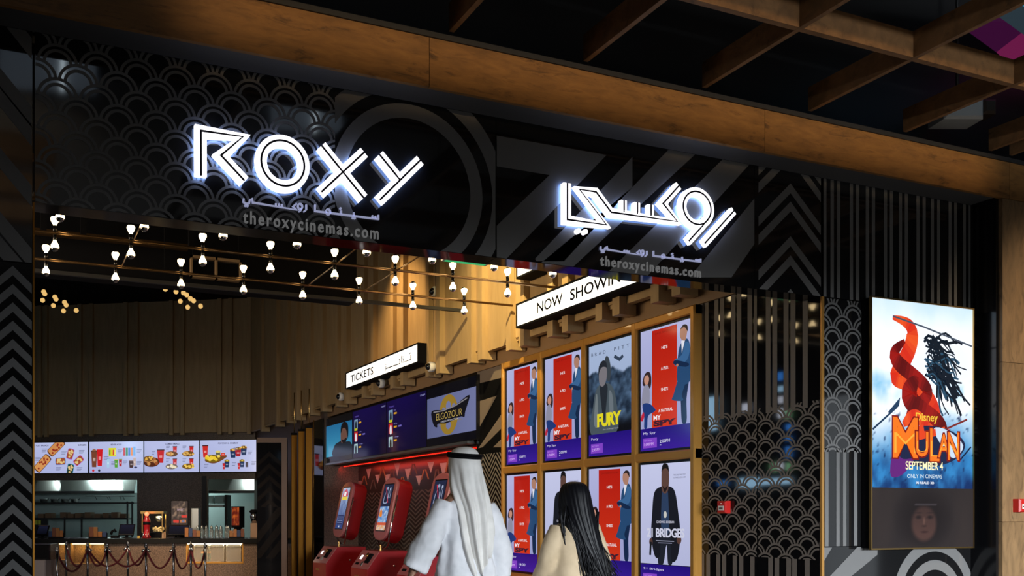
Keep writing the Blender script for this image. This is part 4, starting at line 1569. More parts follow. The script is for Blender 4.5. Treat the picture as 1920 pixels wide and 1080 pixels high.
def menu3(p):
    p.text('POPCORN & COMBOS', .32, .68, .88, .93, (54, 50, 82), .02)
    cup(p, .09, .46, .10, .36, (206, 44, 40)); p.smooth([(.08, .36), (.20, .27), (.32, .30), (.48, .48), (.40, .54), (.20, .48)], (116, 72, 40))
    lump(p, .22, .42, .14, .12, (236, 200, 40), 16, 11); p.rect(.28, .54, .36, .64, (96, 96, 70)); p.ell(.32, .64, .045, .04, (222, 206, 120)); cup(p, .41, .50, .08, .10, (214, 70, 60), (236, 230, 226))
    for x, y, c in ((.59, .44, (28, 52, 92)), (.68, .48, (170, 30, 44)), (.78, .52, (28, 52, 92))):
        cup(p, x, y, .11, .22, c, (226, 150, 60)); lump(p, x, y + .25, .055, .05, (236, 176, 60), 6, int(x * 30))
    for x in (.48, .75):
        cup(p, x, .14, .09, .18, (28, 52, 92), (236, 206, 60)); lump(p, x, .35, .045, .04, (240, 210, 70), 5, 2); cup(p, x - .055, .08, .045, .18, (196, 36, 44), (140, 20, 30))
    p.rect(.815, .14, .86, .30, (70, 60, 70))
    for x, y in ((.60, .74), (.86, .64), (.57, .28), (.92, .30), (.07, .22)):
        lines(p, x, y, .08)


titles = ['menu board showing flat breads, first from the left', 'menu board showing beverages, with a red and a brown cup', 'menu board showing combo meals with five red cups', 'menu board showing popcorn and combos, nearest the dark pillar']
for i, (fn_, (xa_, xb_)) in enumerate(zip((menu0, menu1, menu2, menu3), mpx)):
    u0, u1 = BM.px(xa_, 850)[0], BM.px(xb_, 850)[0]
    t = thing('menu_board', BM((u0 + u1) / 2, mz0, -.05), titles[i], 'menu screen', 'menu boards over the counter')
    mb = MB(); mb.box(BM, u0 - .012, u1 + .012, mz0 - .014, mz1 + .014, -.10, 0); mb.build('bezel', M_BEZEL, t)
    p = Pic(BM, u0, u1, mz0, mz1, .0005)
    p.grid(MBG, 4, 3)
    fn_(p)
    p.mb.build('picture', M_SCREEN, t)

# ------------------------------------------------------------------ showtime screens over the ticket niche
FT = Frame((5.84, 0, 0), (0, -1, 0), (0, 0, 1), (-1, 0, 0))
tpx = [(607.5, 660.0), (661.4, 724.4), (725.6, 799.6), (801.2, 892.6)]
tz0, tz1 = FT.px(893, 821.8)[1], FT.px(893, 704.0)[1]


def tick0(p):
    p.rect(0, .0, 1, 1, (10, 10, 14))
    p.grid(lambda x, y: mix((70, 160, 190), (24, 92, 140), y), 4, 6, 0, .12, 1, .84)
    p.smooth([(.34, .12), (.40, .36), (.55, .42), (.66, .44), (.78, .40), (.96, .36), (1.0, .12)], (26, 34, 44))
    p.smooth([(.63, .42), (.62, .62), (.66, .74), (.76, .78), (.85, .72), (.86, .56), (.80, .42), (.72, .37)], (104, 72, 62))
    p.smooth([(.62, .60), (.63, .76), (.72, .84), (.84, .80), (.88, .66), (.86, .44), (.82, .62), (.76, .70), (.68, .70)], (18, 16, 20))
    p.smooth([(.64, .46), (.72, .36), (.83, .44), (.80, .48), (.73, .45)], (26, 20, 22))


def tick_list(p):
    p.grid(lambda x, y: mix((10, 6, 40), (20, 8, 70), y * .7 + .25 * math.sin(x * 4)), 6, 6)
    p.text('TODAY', .06, .20, .865, .895, (110, 90, 190))
    p.text('13:09', .86, .97, .92, .95, (170, 170, 226))
    for k, y in enumerate((.62, .36, .10)):
        p.rect(.05, y, .16, y + .20, ((120, 150, 176), (196, 40, 34), (170, 200, 206))[k])
        p.smooth([(.08, y), (.08, y + .12), (.105, y + .17), (.13, y + .12), (.13, y)], ((30, 40, 52), (224, 220, 226), (26, 36, 40))[k])
        p.text(('Fury', 'My Spy', '21 Bridges')[k], .19, .19 + (.06, .09, .13)[k], y + .165, y + .19, (150, 146, 210))
        p.rect(.19, y + .10, .27, y + .135, (206, 150, 30))
        if k == 1:
            p.rect(.31, y + .10, .39, y + .13, (110, 100, 180))
        if k == 0:
            p.rect(.055, y - .04, .15, y + .01, (190, 190, 40))


def tick3(p):
    p.rect(0, 0, 1, 1, (8, 8, 16))
    p.grid(lambda x, y: mix((92, 98, 138), (112, 118, 160), x), 4, 3, 0, .13, 1, .83)
    gold = (148, 118, 42)
    p.ell(.46, .48, .20, .34, gold, 28)
    p.ell(.46, .62, .05, .09, (112, 118, 160)); p.ell(.46, .30, .05, .07, (112, 118, 160))
    p.ell(.36, .55, .04, .07, (112, 118, 160)); p.ell(.57, .58, .04, .07, (112, 118, 160))
    p.smooth([(.10, .60), (.14, .36), (.22, .30), (.24, .36), (.44, .34), (.70, .40), (.78, .38), (.80, .47), (.88, .72), (.62, .62), (.36, .58)], (14, 14, 22))
    p.text('ELGOZOUR', .20, .74, .42, .535, (176, 150, 78), .0)
    p.text('CINEMA PRODUCTION', .30, .66, .365, .395, (196, 196, 206))
    p.line([(.14, .575), (.36, .565), (.60, .60), (.84, .68)], .012, (130, 126, 130))
    p.rect(.26, .31, .30, .335, (120, 116, 120)); p.rect(.64, .345, .74, .365, (120, 116, 120))


tl = ['showtime screen with a bearded man against blue sky', 'dark blue showtime list screen next to the bearded man screen', 'dark blue showtime list screen left of the gold emblem screen', 'screen with the gold ELGOZOUR emblem, nearest the posters']
for i, (fn_, (xa_, xb_)) in enumerate(zip((tick0, tick_list, tick_list, tick3), tpx)):
    u0, u1 = FT.px(xa_, 800)[0], FT.px(xb_, 800)[0]
    t = thing('showtime_screen', FT((u0 + u1) / 2, tz0, -.05), tl[i], 'screen', 'showtime screens over the ticket niche')
    mb = MB(); mb.box(FT, u0 - .018, u1 + .018, tz0 - .016, tz1 + .016, -.12, 0); mb.build('bezel', M_BEZEL, t)
    p = Pic(FT, u0, u1, tz0, tz1, .0005)
    fn_(p)
    p.mb.build('picture', M_SCREEN, t)

# ------------------------------------------------------------------ printed glass on the foyer's right wall
FW = Frame((XW - .01, 0, 0), (0, -1, 0), (0, 0, 1), (-1, 0, 0))
wu0, wu1, wu2 = FW.px(1311, 900)[0], FW.px(1420.5, 900)[0], FW.px(1537, 900)[0]
zmid = FW.px(1420, 775)[1]
zlow = FW.px(1420, 1044)[1]
SPX = [1316, 1325, 1343.5, 1354, 1375, 1386, 1406, 1418, 1440.5, 1453, 1474, 1487, 1510]


def draw_wall(lo, hi, ref):
    def f(mb, box):
        u0, u1, v0, v1 = box
        stripes(mb, FW, (u0, u1, zmid - .01, v1), [FW.px(x, 700)[0] for x in SPX if lo < x < hi], .046)
        scallops(mb, FW, (u0, u1, zlow, zmid + .04), ref[0], ref[1], hp=.098, rh=.079, w_=.0018, mi=1, rings=((.098, .082), (.070, .055)))
        stripes(mb, FW, (u0, u1, v0, zlow), [FW.px(x, 1060)[0] for x in (1317, 1328, 1347, 1358, 1378, 1390, 1411, 1445, 1457, 1479, 1490, 1514) if lo < x < hi], .044)
    return f


GW = [M_GLASSW, M_PRINTW]
panel_thing('printed_glass', FW, wu0, wu1 - .003, .05, 3.40, .02, GW, draw_wall(1300, 1420, FW.px(1357, 930)), 'dark printed glass wall panel next to the poster frame, with the red call point', group='dark printed glass of the foyer wall')
panel_thing('printed_glass', FW, wu1 + .003, wu2, .05, 3.40, .02, GW, draw_wall(1420, 1540, FW.px(1454, 932)), 'dark printed glass wall panel next to the bronze strip of the entrance', group='dark printed glass of the foyer wall')

# panel between the ticket niche and the posters
pu0, pu1 = FW.px(894, 800)[0], FW.px(942, 800)[0]
zsp = FW.px(920, 850)[1]


def draw_zig(mb, box):
    u0, u1, v0, v1 = box
    b2 = (u0, u1, v0, zsp)
    cu = (u0 + u1) / 2
    for cu_ in (u0, (u0 + u1) / 2, u1):
        pass
    n = 0
    v = zsp + .2
    hw = (u1 - u0) / 4
    while v > v0 - .3:
        for k in (0, 1):
            c = u0 + hw * (1 + 2 * k)
            for sg in (-1, 1):
                pq(mb, FW, [(c, v), (c, v - .035), (c + sg * hw, v - .035 - hw * 1.15), (c + sg * hw, v - hw * 1.15)], b2, .0015, 1)
        v -= .075
    b3 = (u0, u1, zsp + .02, v1)
    k = lambda x, y: FW.px(580 + x / 5.047, 690 + y / 5.047)
    for pts in (((1590, 150), (1830, 90), (1830, -60), (1590, 20)), ((1590, 600), (1775, 262), (1590, 320)), ((1640, 750), (1830, 560), (1830, 420), (1600, 760)), ((1740, 750), (1830, 660), (1830, 750))):
        pq(mb, FW, [k(*q) for q in pts][::-1], b3, .0015, 2)


panel_thing('printed_glass', FW, pu0, pu1, .05, 3.33, .02, [M_GLASSW, M_PRINTW, mat('brown_print_on_glass', (.17, .135, .11), .4, spec=.3)], draw_zig, 'narrow dark panel with zigzag print left of the poster screens', group='dark printed glass of the foyer wall')

# ------------------------------------------------------------------ ticket niche
NB = Frame((XW + .60, 0, 0), (0, -1, 0), (0, 0, 1), (-1, 0, 0))
nu0, nu1 = -YN1, -YN0
mb = MB()
mb.box(NB, nu0, nu1, 0, 2.45, -.02, 0)
r_ = random.Random(4)
v = 1.75
while v > .1:                                    # fine zigzags on the lower part
    n = 24
    st = (nu1 - nu0) / n
    for i in range(n):
        a, b = nu0 + st * i, nu0 + st * (i + 1)
        d0, d1 = (0, .11) if i % 2 else (.11, 0)
        pq(mb, NB, [(a, v + d0), (b, v + d1), (b, v + d1 - .03), (a, v + d0 - .03)], (nu0, nu1, .02, 1.78), .0015, 1)
    v -= .075
for i in range(26):                              # bold triangles higher up
    u = nu0 + (nu1 - nu0) * (i + .5) / 26
    k = i % 4
    c = (2, 3, 2, 1)[k]
    h = .16 + .10 * r_.random()
    zb = 1.84 + .10 * (i % 3)
    if k % 2:
        pq(mb, NB, [(u - .11, zb), (u, zb + h), (u - .05, zb + h), (u - .16, zb)], (nu0, nu1, 1.8, 2.4), .0015, c)
        pq(mb, NB, [(u, zb + h), (u + .11, zb), (u + .16, zb), (u + .05, zb + h)], (nu0, nu1, 1.8, 2.4), .0017, c)
    else:
        pq(mb, NB, [(u - .12, zb + h), (u, zb), (u + .12, zb + h)], (nu0, nu1, 1.8, 2.4), .0015, c)
NICHE = [mat('dark_niche_panel', (.03, .02, .018), .25), mat('taupe_print_matt', (.10, .085, .075), .5), mat('pale_print', (.42, .40, .42), .5), mat('tan_print', (.30, .16, .08), .5)]
tag(mb.build('niche_backing', NICHE), 'patterned dark back panel behind the red ticket kiosks', 'wall panel')
mb = MB(); mb.box(W0, XW - .12, XW + .62, -nu0 - .02, -nu0, 0, 2.45)
tag(mb.build('niche_cheek', M_GRANITE), 'brown side panel at the far end of the ticket niche', 'wall panel')
hd = thing('niche_header', (XW + .2, 13.1, 2.30), 'header box carrying the showtime screens over the red lit niche', 'wall unit')
mb = MB(); mb.box(W0, XW + .08, XW + .6, YN0 + .06, YN1, tz0 - .07, 3.40); mb.build('casing', M_BROWN, hd)
mb = MB(); mb.box(W0, XW - .10, XW + .1, YN0 + .06, YN1, tz0 - .055, tz0 - .02); mb.build('steel_edge', M_STEEL, hd)
mb = MB(); mb.box(W0, XW + .25, XW + .29, YN0 + .2, YN1 - .1, tz0 - .085, tz0 - .072)
mb.build('red_led_strip', mat('red_led', (.5, .02, .01), .4, emit=(1.0, .035, .012), es=.35), hd)
area('red_niche_light', (XW + .20, 13.1, tz0 - .10), (XW + .62, 13.1, tz0 - .45), 5.8, .08, 10, (1.0, .05, .025))

side = thing('printed_glass', (XW - .1, 16.4, 0), 'narrow dark glass beside the bronze posts at the ticket niche', 'glass panel')
FS_ = Frame((5.78, 0, 0), (0, -1, 0), (0, 0, 1), (-1, 0, 0))
a, b = FS_.px(588.5, 900)[0], FS_.px(605.5, 900)[0]
mb = MB(); mb.box(FS_, a, b, .05, 3.24, -.015, 0); mb.build('pane', M_GLASSW, side)
mb = MB(); mb.box(FS_, a - .03, a, .05, 3.26, -.015, .01); mb.build('edge_strip', M_BRONZE, side)


# ------------------------------------------------------------------ ticket kiosks
def capsule(w_, h, n=9):
    r = w_ / 2 * .92
    ry = r * .62
    out = []
    for q, (cx, cy) in enumerate(((w_ / 2 - r, h - ry), (-w_ / 2 + r, h - ry), (-w_ / 2 + r, ry), (w_ / 2 - r, ry))):
        for i in range(n):
            a = q * math.pi / 2 + i / (n - 1) * math.pi / 2
            out.append((cx + r * math.cos(a), cy + ry * math.sin(a)))
    return out


M_FACE = mat('kiosk_face_sheen_red', (0.36, 0.105, 0.115), 0.32, coat=0.5)  # red paled by the gloss reflection put into its colour


def kiosk(label, pic):
    """local axes: front faces -x, width along -y"""
    t = thing('ticket_kiosk', (0, 0, 0), label, 'ticket kiosk', 'red ticket kiosks in the niche')
    lean = math.radians(13)
    KF = Frame((-.10, 0, .985), (0, -1, 0), (math.sin(lean), 0, math.cos(lean)), (-math.cos(lean), 0, math.sin(lean)))
    cp = [(u, v) for u, v in capsule(.52, .95)]
    mb = MB()
    inner = [(u * .93, .475 + (v - .475) * .955) for u, v in cp]
    mb.loft([[KF(u, v, -.26) for u, v in inner], [KF(u, v, -.24) for u, v in cp], [KF(u, v, -.03) for u, v in cp]], 0, True, False)
    head = mb.build('head', M_RED, t)
    mb = MB()
    mb.loft([[KF(u, v, -.03) for u, v in cp], [KF(u, v, .0) for u, v in cp], [KF(u, v, .012) for u, v in inner]], 0, True, False)
    face = mb.build('face_plate', M_FACE, t)
    mb = MB(); mb.box(KF, -.165, .165, .13, .855, .012, .016); mb.build('screen_bezel', M_BEZEL, face)
    p = Pic(KF, -.155, .155, .145, .84, .0165)
    pic(p)
    p.mb.build('picture', M_SCREEN, face)
    # silver bracket down the near side and the yoke beneath
    mb = MB()
    s = .285
    mb.tube([KF(s, .68, -.02), KF(s, .08, -.02), KF(s - .06, -.04, -.06), KF(.10, -.09, -.10), KF(0, -.10, -.10)], .012, 8)
    mb.tube([KF(-s + .05, .03, -.06), KF(-.14, -.06, -.10), KF(0, -.10, -.10)], .012, 8)
    for v in (.14, .38, .62):
        mb.tube([KF(s, v, -.02), KF(.245, v, -.08)], .008, 6)
    mb.build('bracket', M_CHROME, t)
    mb = MB(); mb.lathe((-.07, 0, .82), [(.03, 0), (.018, .03), (.014, .06), (.02, .09), (.01, .10)], 12); mb.build('stem', M_BRASS, t)
    # console box with sloping lid
    mb = MB()
    prof = [(-.42, .02), (-.42, .56), (-.22, .83), (.28, .83), (.28, .02)]
    a = [Vector((x, -.31, z)) for x, z in prof]
    b = [Vector((x, .31, z)) for x, z in prof]
    n = len(prof)
    mb.add(a + b, [tuple(range(n)), tuple(range(2 * n - 1, n - 1, -1))] + [(i, (i + 1) % n, n + (i + 1) % n, n + i) for i in range(n)])
    con = mb.build('console', M_RED, t)
    sl = math.atan2(.27, .20)
    LF = Frame((-.42, 0, .56), (0, -1, 0), (math.cos(sl), 0, math.sin(sl)), (-math.sin(sl), 0, math.cos(sl)))
    mb = MB(); mb.box(LF, -.305, .305, .01, .33, .0, .008); lid = mb.build('console_lid', M_FACE, t)
    mb = MB(); mb.box(LF, -.20, -.13, .17, .24, .008, .012); mb.build('lit_button', mat('lit_white_button', (.8, .8, .8), .4, emit=(1, 1, 1), es=1.2), lid)
    mb = MB(); mb.box(LF, .08, .20, .11, .27, .008, .030); mb.build('card_reader', M_BLACK, lid)
    mb = MB(); mb.lathe(LF(-.02, .25, .008), [(.040, 0), (.040, .006), (.026, .012), (.001, .012)], 14, 0, LF.N); mb.build('scanner_ring', M_BRASS, lid)
    mb = MB(); mb.box(LF, -.04, .02, .06, .13, .008, .012); mb.build('keyhole_plate', M_STEEL, lid)
    mb = MB(); mb.box(LF, -.24, -.12, .07, .11, .008, .011); mb.build('ticket_slot', M_BLACK, lid)
    mb = MB(); mb.lathe((.0, -.31, .62), [(.016, 0), (.016, .006), (.001, .008)], 10, 0, (0, -1, 0)); mb.build('lock', M_CHROME, con)
    mb = MB(); mb.box(W0, -.426, -.42, .02, .16, .44, .47); mb.build('nameplate', M_BRASS, con)
    return t


def kp1(p):
    p.grid(lambda x, y: mix((40, 60, 120), (170, 190, 220), y + .3 * nz(x * 5, y * 7)), 8, 16)
    p.smooth([(.1, .80), (.5, .98), (.9, .80)], (206, 90, 110)); p.rect(.1, .70, .9, .78, (226, 206, 80))
    p.rect(.1, .10, .9, .34, (40, 52, 96)); p.rect(.42, .03, .58, .07, (190, 196, 214))
    p.rect(.3, .80, .6, .9, (240, 236, 240))
    for i in range(4): p.rect(.15, .14 + i * .045, .85, .155 + i * .045, (120, 136, 180))


def bottles(p, y0, y1):
    p.smooth([(.2, y0), (.2, y0 + (y1 - y0) * .5), (.3, y0 + (y1 - y0) * .7), (.33, y1), (.5, y1), (.52, y0 + (y1 - y0) * .7), (.62, y0 + (y1 - y0) * .5), (.62, y0)], (150, 160, 190))
    p.smooth([(.26, y0 + .02), (.26, y0 + (y1 - y0) * .5), (.42, y0 + (y1 - y0) * .9), (.56, y0 + (y1 - y0) * .5), (.56, y0 + .02)], (30, 36, 60))
    p.ell(.74, y0 + (y1 - y0) * .9, .07, .03, (170, 180, 206)); p.line([(.66, y0 + .1), (.70, y1 - .06), (.80, y1 - .06), (.84, y0 + .1)], .03, (170, 180, 206))
    p.line([(.22, y1), (.72, y0)], .06, (206, 46, 70))


def kp2(p):
    p.rect(0, .52, 1, 1, (34, 40, 66)); bottles(p, .60, .94)
    p.grid(lambda x, y: mix((70, 120, 190), (200, 214, 230), nz(x * 6, y * 12) + .4), 10, 16, 0, .16, 1, .52)
    p.smooth([(.05, .32), (.1, .45), (.3, .42), (.36, .30)], (226, 130, 50))
    p.rect(0, .10, 1, .17, (206, 90, 60)); p.grid(lambda x, y: mix((226, 150, 80), (206, 206, 214), nz(x * 9, y * 20) + .5), 8, 6, 0, 0, 1, .11)


def kp3(p):
    p.rect(0, 0, 1, 1, (34, 40, 66)); bottles(p, .52, .92)
    for i in range(4): p.rect(.2, .30 - .05 * i, .8, .32 - .05 * i, (110, 126, 170))


XK = 5.25
for x, lb, pc in ((643, 'red ticket kiosk farthest from the posters, with a pale screen', kp1), (722, 'middle red ticket kiosk, with an orange picture low on its screen', kp2), (818, 'red ticket kiosk nearest the posters, partly hidden by the man in white', kp3)):
    k = kiosk(lb, pc)
    k.location = (XK, onX(x, 950, XK).y, 0)

# dome cameras on the slat wall
for i, (x, y, lb) in enumerate(((641, 744, 'white dome camera below the left end of the TICKETS lightbox'), (717, 719, 'white dome camera below the middle of the TICKETS lightbox'), (811, 688, 'white dome camera right of the TICKETS lightbox'), (808, 546, 'white dome camera high on the slat wall behind the pipes'))):
    P = onX(x, y, XS - .10)
    P.x = XS - .086 if i < 3 else XS
    t = thing('dome_camera', P, lb, 'camera', 'dome cameras on the slat wall')
    mb = MB(); mb.lathe(P, [(.072, 0), (.072, .06), (.060, .075), (.001, .078)], 18, 0, (-1, 0, -.0)); mb.build('base', M_WHITE, t)
    mb = MB(); mb.ell(P + Vector((-.078, 0, 0)), .042, .050, .050, 0, 16, 10); mb.build('dome', M_BLACKG, t)


# call points
def call_point(fr, u, v, label):
    t = thing('fire_call_point', fr(u, v, 0), label, 'fire alarm call point')
    s = .052
    mb = MB(); mb.bbox(fr, u - s, u + s, v - s * 1.05, v + s * 1.05, 0, .055, .012); mb.build('housing', M_ALARM, t)
    mb = MB(); mb.box(fr, u - .030, u + .030, v - .028, v + .012, .055, .057); pl = mb.build('white_plate', M_WHITE, t)
    mb = MB(); mb.box(fr, u - .020, u + .020, v - .013, v - .004, .057, .058); mb.build('print', M_BLACK, pl)
    mb = MB(); mb.ell(fr(u, v + .032, .055), .005, .005, .005, 0, 8, 6); mb.build('lamp', M_WHITE, t)


q = FW.px(1361, 951); call_point(FW, q[0], q[1], 'red fire call point on the dark scallop glass of the foyer wall')
FOAK = Frame((0, YB, 0), (1, 0, 0), (0, 0, 1), (0, -1, 0))
q = FOAK.px(1907, 948); call_point(FOAK, q[0], q[1], 'red fire call point on the oak column at the right')

# ------------------------------------------------------------------ pillar and bronze posts
DP = 15.8
PF = Frame(at(482, 965, DP), RGT, UP, -FWD)
PF.O.z = 0
wp = (528 - 482) / FOC * DP
zt_ = 1.36 + (965 - 830) / FOC * DP
pil = thing('glass_pillar', PF(wp / 2, 0, -.2), 'dark printed glass pillar with a brown frame in front of the counter', 'pillar')
mb = MB(); mb.box(PF, .0, wp, 0, zt_, -.42, 0)
cu = wp * .5
for v in [zt_ - .16 - .22 * i for i in range(5)]:
    for sg in (-1, 1):
        pq(mb, PF, [(cu, v), (cu, v - .09), (cu + sg * .3, v - .09 - .27), (cu + sg * .3, v - .27)], (.01, wp - .01, 1.5, zt_ - .02), .0015, 1)
for v in (1.36, 1.02, .70):
    pq(mb, PF, [(0, v - .35), (0, v - .55), (wp, v + .03), (wp, v + .23)], (.01, wp - .01, .55, 1.5), .0015, 1)
mb.build('glazed_shaft', [M_GLASSW, mat('faint_brown_print', (.013, .0105, .0095), .08, spec=.5)], pil)
mb = MB(); mb.box(PF, wp, wp + .10, 0, zt_ + .09, -.42, .02); mb.box(PF, -.0, wp, zt_, zt_ + .09, -.42, .02); mb.build('frame', mat('brown_metal', (.12, .062, .035), .45), pil)
# brown strip of wall right of the pillar
for x0, x1, yt, d, lb in ((546, 557, 815, 15.6, 'square bronze post nearest the glass pillar'), (559, 571, 808, 15.3, 'middle square bronze post'), (573, 586, 802, 15.1, 'square bronze post nearest the ticket niche')):
    F_ = Frame(at(x0, 965, d), RGT, UP, -FWD)
    F_.O.z = 0
    ww = (x1 - x0) / FOC * d
    h = 1.36 + (965 - yt) / FOC * d
    t = thing('bronze_post', F_(ww / 2, 0, -.05), lb, 'post', 'bronze posts before the counter')
    mb = MB(); mb.bbox(F_, 0, ww, 0, h, -ww, 0, .008); mb.build('shaft', M_BRONZE, t)
    mb = MB(); mb.box(F_, -.004, ww + .004, h, h + .035, -ww - .004, .004); mb.build('cap', M_BLACK, t)
    mb = MB(); mb.tube([F_(ww / 2, h + .03, -ww / 2), F_(ww / 2, 3.6, -ww / 2)], .010, 8); mb.build('rod', M_BRASS, t)
struct(wbox('wall_back_side', M_BROWN, 5.86, 6.3, 17.2, 20.8, 0, 3.46))

# ------------------------------------------------------------------ counter
DC = 17.0
CF = Frame(at(600, 965, DC), RGT, UP, -FWD)
CF.O.z = 0
cx = lambda x: (x - 600) / FOC * DC
cz = lambda y: 1.36 + (965 - y) / FOC * DC
ct = thing('counter', CF(-2, 0, -.4), 'long brown granite snack counter with a black worktop', 'counter')
zct, zcb = cz(1009.5), cz(1019)
nich = [(104.5, 122, 1050), (132, 161, 1057), (165.5, 195, 1056)]
mb = MB()
xs = [cx(-200)]
for a, b, yb in nich:
    xs += [cx(a), cx(b)]
xs += [cx(349), cx(456), cx(548)]
solid = [(xs[0], xs[1]), (xs[2], xs[3]), (xs[4], xs[5]), (xs[6], xs[7]), (xs[8], xs[9])]
for a, b in solid:
    mb.box(CF, a, b, 0, zcb, -.75, 0)
for k, (a, b, yb) in enumerate(nich):
    mb.box(CF, cx(a), cx(b), 0, cz(yb), -.75, 0)
    mb.box(CF, cx(a), cx(b), cz(yb), zcb, -.75, -.30)
mb.box(CF, cx(349), cx(456), 0, cz(1055.5), -.75, 0)
mb.box(CF, cx(349), cx(456), cz(1055.5), zcb, -.75, -.45)
mb.build('front', M_GRANITE, ct)
mb = MB(); mb.bbox(CF, cx(-200), cx(548), zcb, zct, -.85, .06, .01); mb.build('worktop', M_COUNTER, ct)
for k, (a, b, yb) in enumerate(nich):
    mb = MB(); mb.box(CF, cx(a) + .01, cx(b) - .01, zcb - .02, zcb - .005, -.20, -.10)
    mb.build('niche_lamp', mat('amber_strip', (.8, .5, .2), .4, emit=(1.0, .60, .14), es=9), ct)
    area('niche_glow', CF((cx(a) + cx(b)) / 2, zcb - .03, -.13), CF((cx(a) + cx(b)) / 2, 0, -.2), .22, .05, 1.6, (1.0, .58, .14))
mb = MB()
for q in ((349, 351.2, 1019, 1056), (454, 456.5, 1019, 1056), (349, 456.5, 1054, 1056.5)):
    mb.box(CF, cx(q[0]), cx(q[1]), cz(q[3]), cz(q[2]), -.3, .012)
mb.build('case_frame', M_GOLD, ct)
mb = MB(); mb.box(CF, cx(352), cx(453), zcb - .02, zcb - .006, -.16, -.05); mb.build('case_lamp', mat('warm_strip', (.8, .7, .5), .4, emit=(1.0, .80, .46), es=7), ct)
area('case_glow', CF(cx(402), zcb - .03, -.10), CF(cx(402), 0, -.15), 1.0, .05, 3.2, (1.0, .82, .50))
M_CLEAR = mat('clear_acrylic', (.85, .8, .7), .1, trans=.85)
for k, x in enumerate((362, 391, 423)):
    t = thing('snack_bin', CF(cx(x + 14), cz(1054), -.2), ('clear snack bin with teal packets in the counter case', 'empty clear snack bin in the middle of the counter case', 'empty clear snack bin at the right end of the counter case')[k], 'snack bin', 'clear bins in the counter case')
    a, b = cx(x), cx(x + 28.5)
    z0, z1 = cz(1053.5), cz(1024)
    mb = MB()
    for q in ((a, a + .012, z0, z1, -.36, -.06), (b - .012, b, z0, z1, -.36, -.06), (a, b, z0, z0 + .012, -.36, -.06), (a, b, z0, z1 - .03, -.08, -.06)):
        mb.box(CF, *q)
    mb.build('bin_body', M_CLEAR, t)
    mb = MB(); mb.tube([CF(a + .006, z1, -.06), CF(a + .05, z1 + .06, -.25)], .006, 6); mb.tube([CF(b - .006, z1, -.06), CF(b - .05, z1 + .06, -.25)], .006, 6); mb.tube([CF(a, z1, -.06), CF(b, z1, -.06)], .006, 6); mb.build('lid_edge', M_WHITE, t)
for k, (x, c1) in enumerate(((375.5, (20, 110, 104)), (388.0, (24, 120, 112)))):
    mb = MB()
    F2 = Frame(CF(cx(x), cz(1053), -.10), RGT, UP, -FWD)
    mb.box(F2, 0, .05, 0, .16, -.05, 0, 0, lin(c1)); mb.box(F2, 0, .05, .16, .19, -.05, 0, 0, lin((220, 150, 40)))
    tag(mb.build('snack_packet', M_CARD), ('teal snack packet, the left one in the counter case', 'teal snack packet, the right one in the counter case')[k], 'snack packet', 'teal packets in the counter case')

# things on the counter (d = depth in front of the camera)
DK = 17.25
KF_ = Frame(at(600, 965, DK), RGT, UP, -FWD)
KF_.O.z = 0
kx = lambda x: (x - 600) / FOC * DK
kz = lambda y: 1.36 + (965 - y) / FOC * DK


def pos(x0, x1, y0, y1, label):
    t = thing('till_screen', KF_(kx((x0 + x1) / 2), zct, -.1), label, 'till', 'tills on the counter')
    a, b, z1 = kx(x0), kx(x1), kz(y0)
    T = Frame(KF_((a + b) / 2, zct + .07, -.02), RGT, (UP * .8 - FWD * -.6).normalized(), (-FWD * .8 + UP * .6).normalized())
    w_ = (b - a) / 2
    mb = MB(); mb.bbox(T, -w_, w_, 0, z1 - zct - .02, -.03, 0, .008); mb.build('monitor', M_BLACKG, t)
    p = Pic(T, -w_ + .02, w_ - .02, .02, z1 - zct - .05, .0005); p.grid(lambda x, y: mix((8, 10, 20), (22, 24, 42), y), 2, 2); p.mb.build('picture', M_SCREEN, t)
    mb = MB(); mb.lathe(KF_((a + b) / 2, zct, -.10), [(.10, 0), (.10, .015), (.03, .02), (.03, .12)], 14); mb.build('foot', M_BLACK, t)


pos(66, 88, 985, 1003, 'dark till screen at the far left of the counter')
pos(221, 250, 982, 1003, 'dark till screen left of the red drink dispenser')
pos(314, 353, 984, 1003, 'dark till screen below the popcorn poster')


def holder(x0, x1, y0, seed, label):
    t = thing('leaflet_holder', KF_(kx((x0 + x1) / 2), zct, .12), label, 'leaflet holder', 'card holders on the counter')
    H = Frame(KF_(kx(x0), zct, .16), RGT, UP, -FWD)
    w_ = kx(x1) - kx(x0)
    mb = MB(); mb.box(H, 0, w_, 0, .11, -.10, .0); mb.build('stand', M_BLACK, t)
    r_ = random.Random(seed)
    for k in range(4):
        mb = MB()
        a = w_ * k / 4 + .01
        c = ((130, 78, 26), (22, 42, 78), (92, 48, 24), (120, 76, 30))[(k + seed) % 4]
        z = .10 + .10 * r_.random()
        mb.box(H, a, a + w_ / 4.4, .03, .03 + z, -.03, .004, 0, lin(c))
        mb.build('card_stack', M_CARD, t)


holder(95, 122, 990, 1, 'leaflet holder at the left of the counter, above the first glowing niche')
holder(170, 203, 990, 2, 'leaflet holder on the counter above the third glowing niche')
holder(348, 377, 990, 0, 'leaflet holder on the counter right of the popcorn poster')
holder(431, 459, 990, 3, 'leaflet holder on the counter below the orange screen stand')

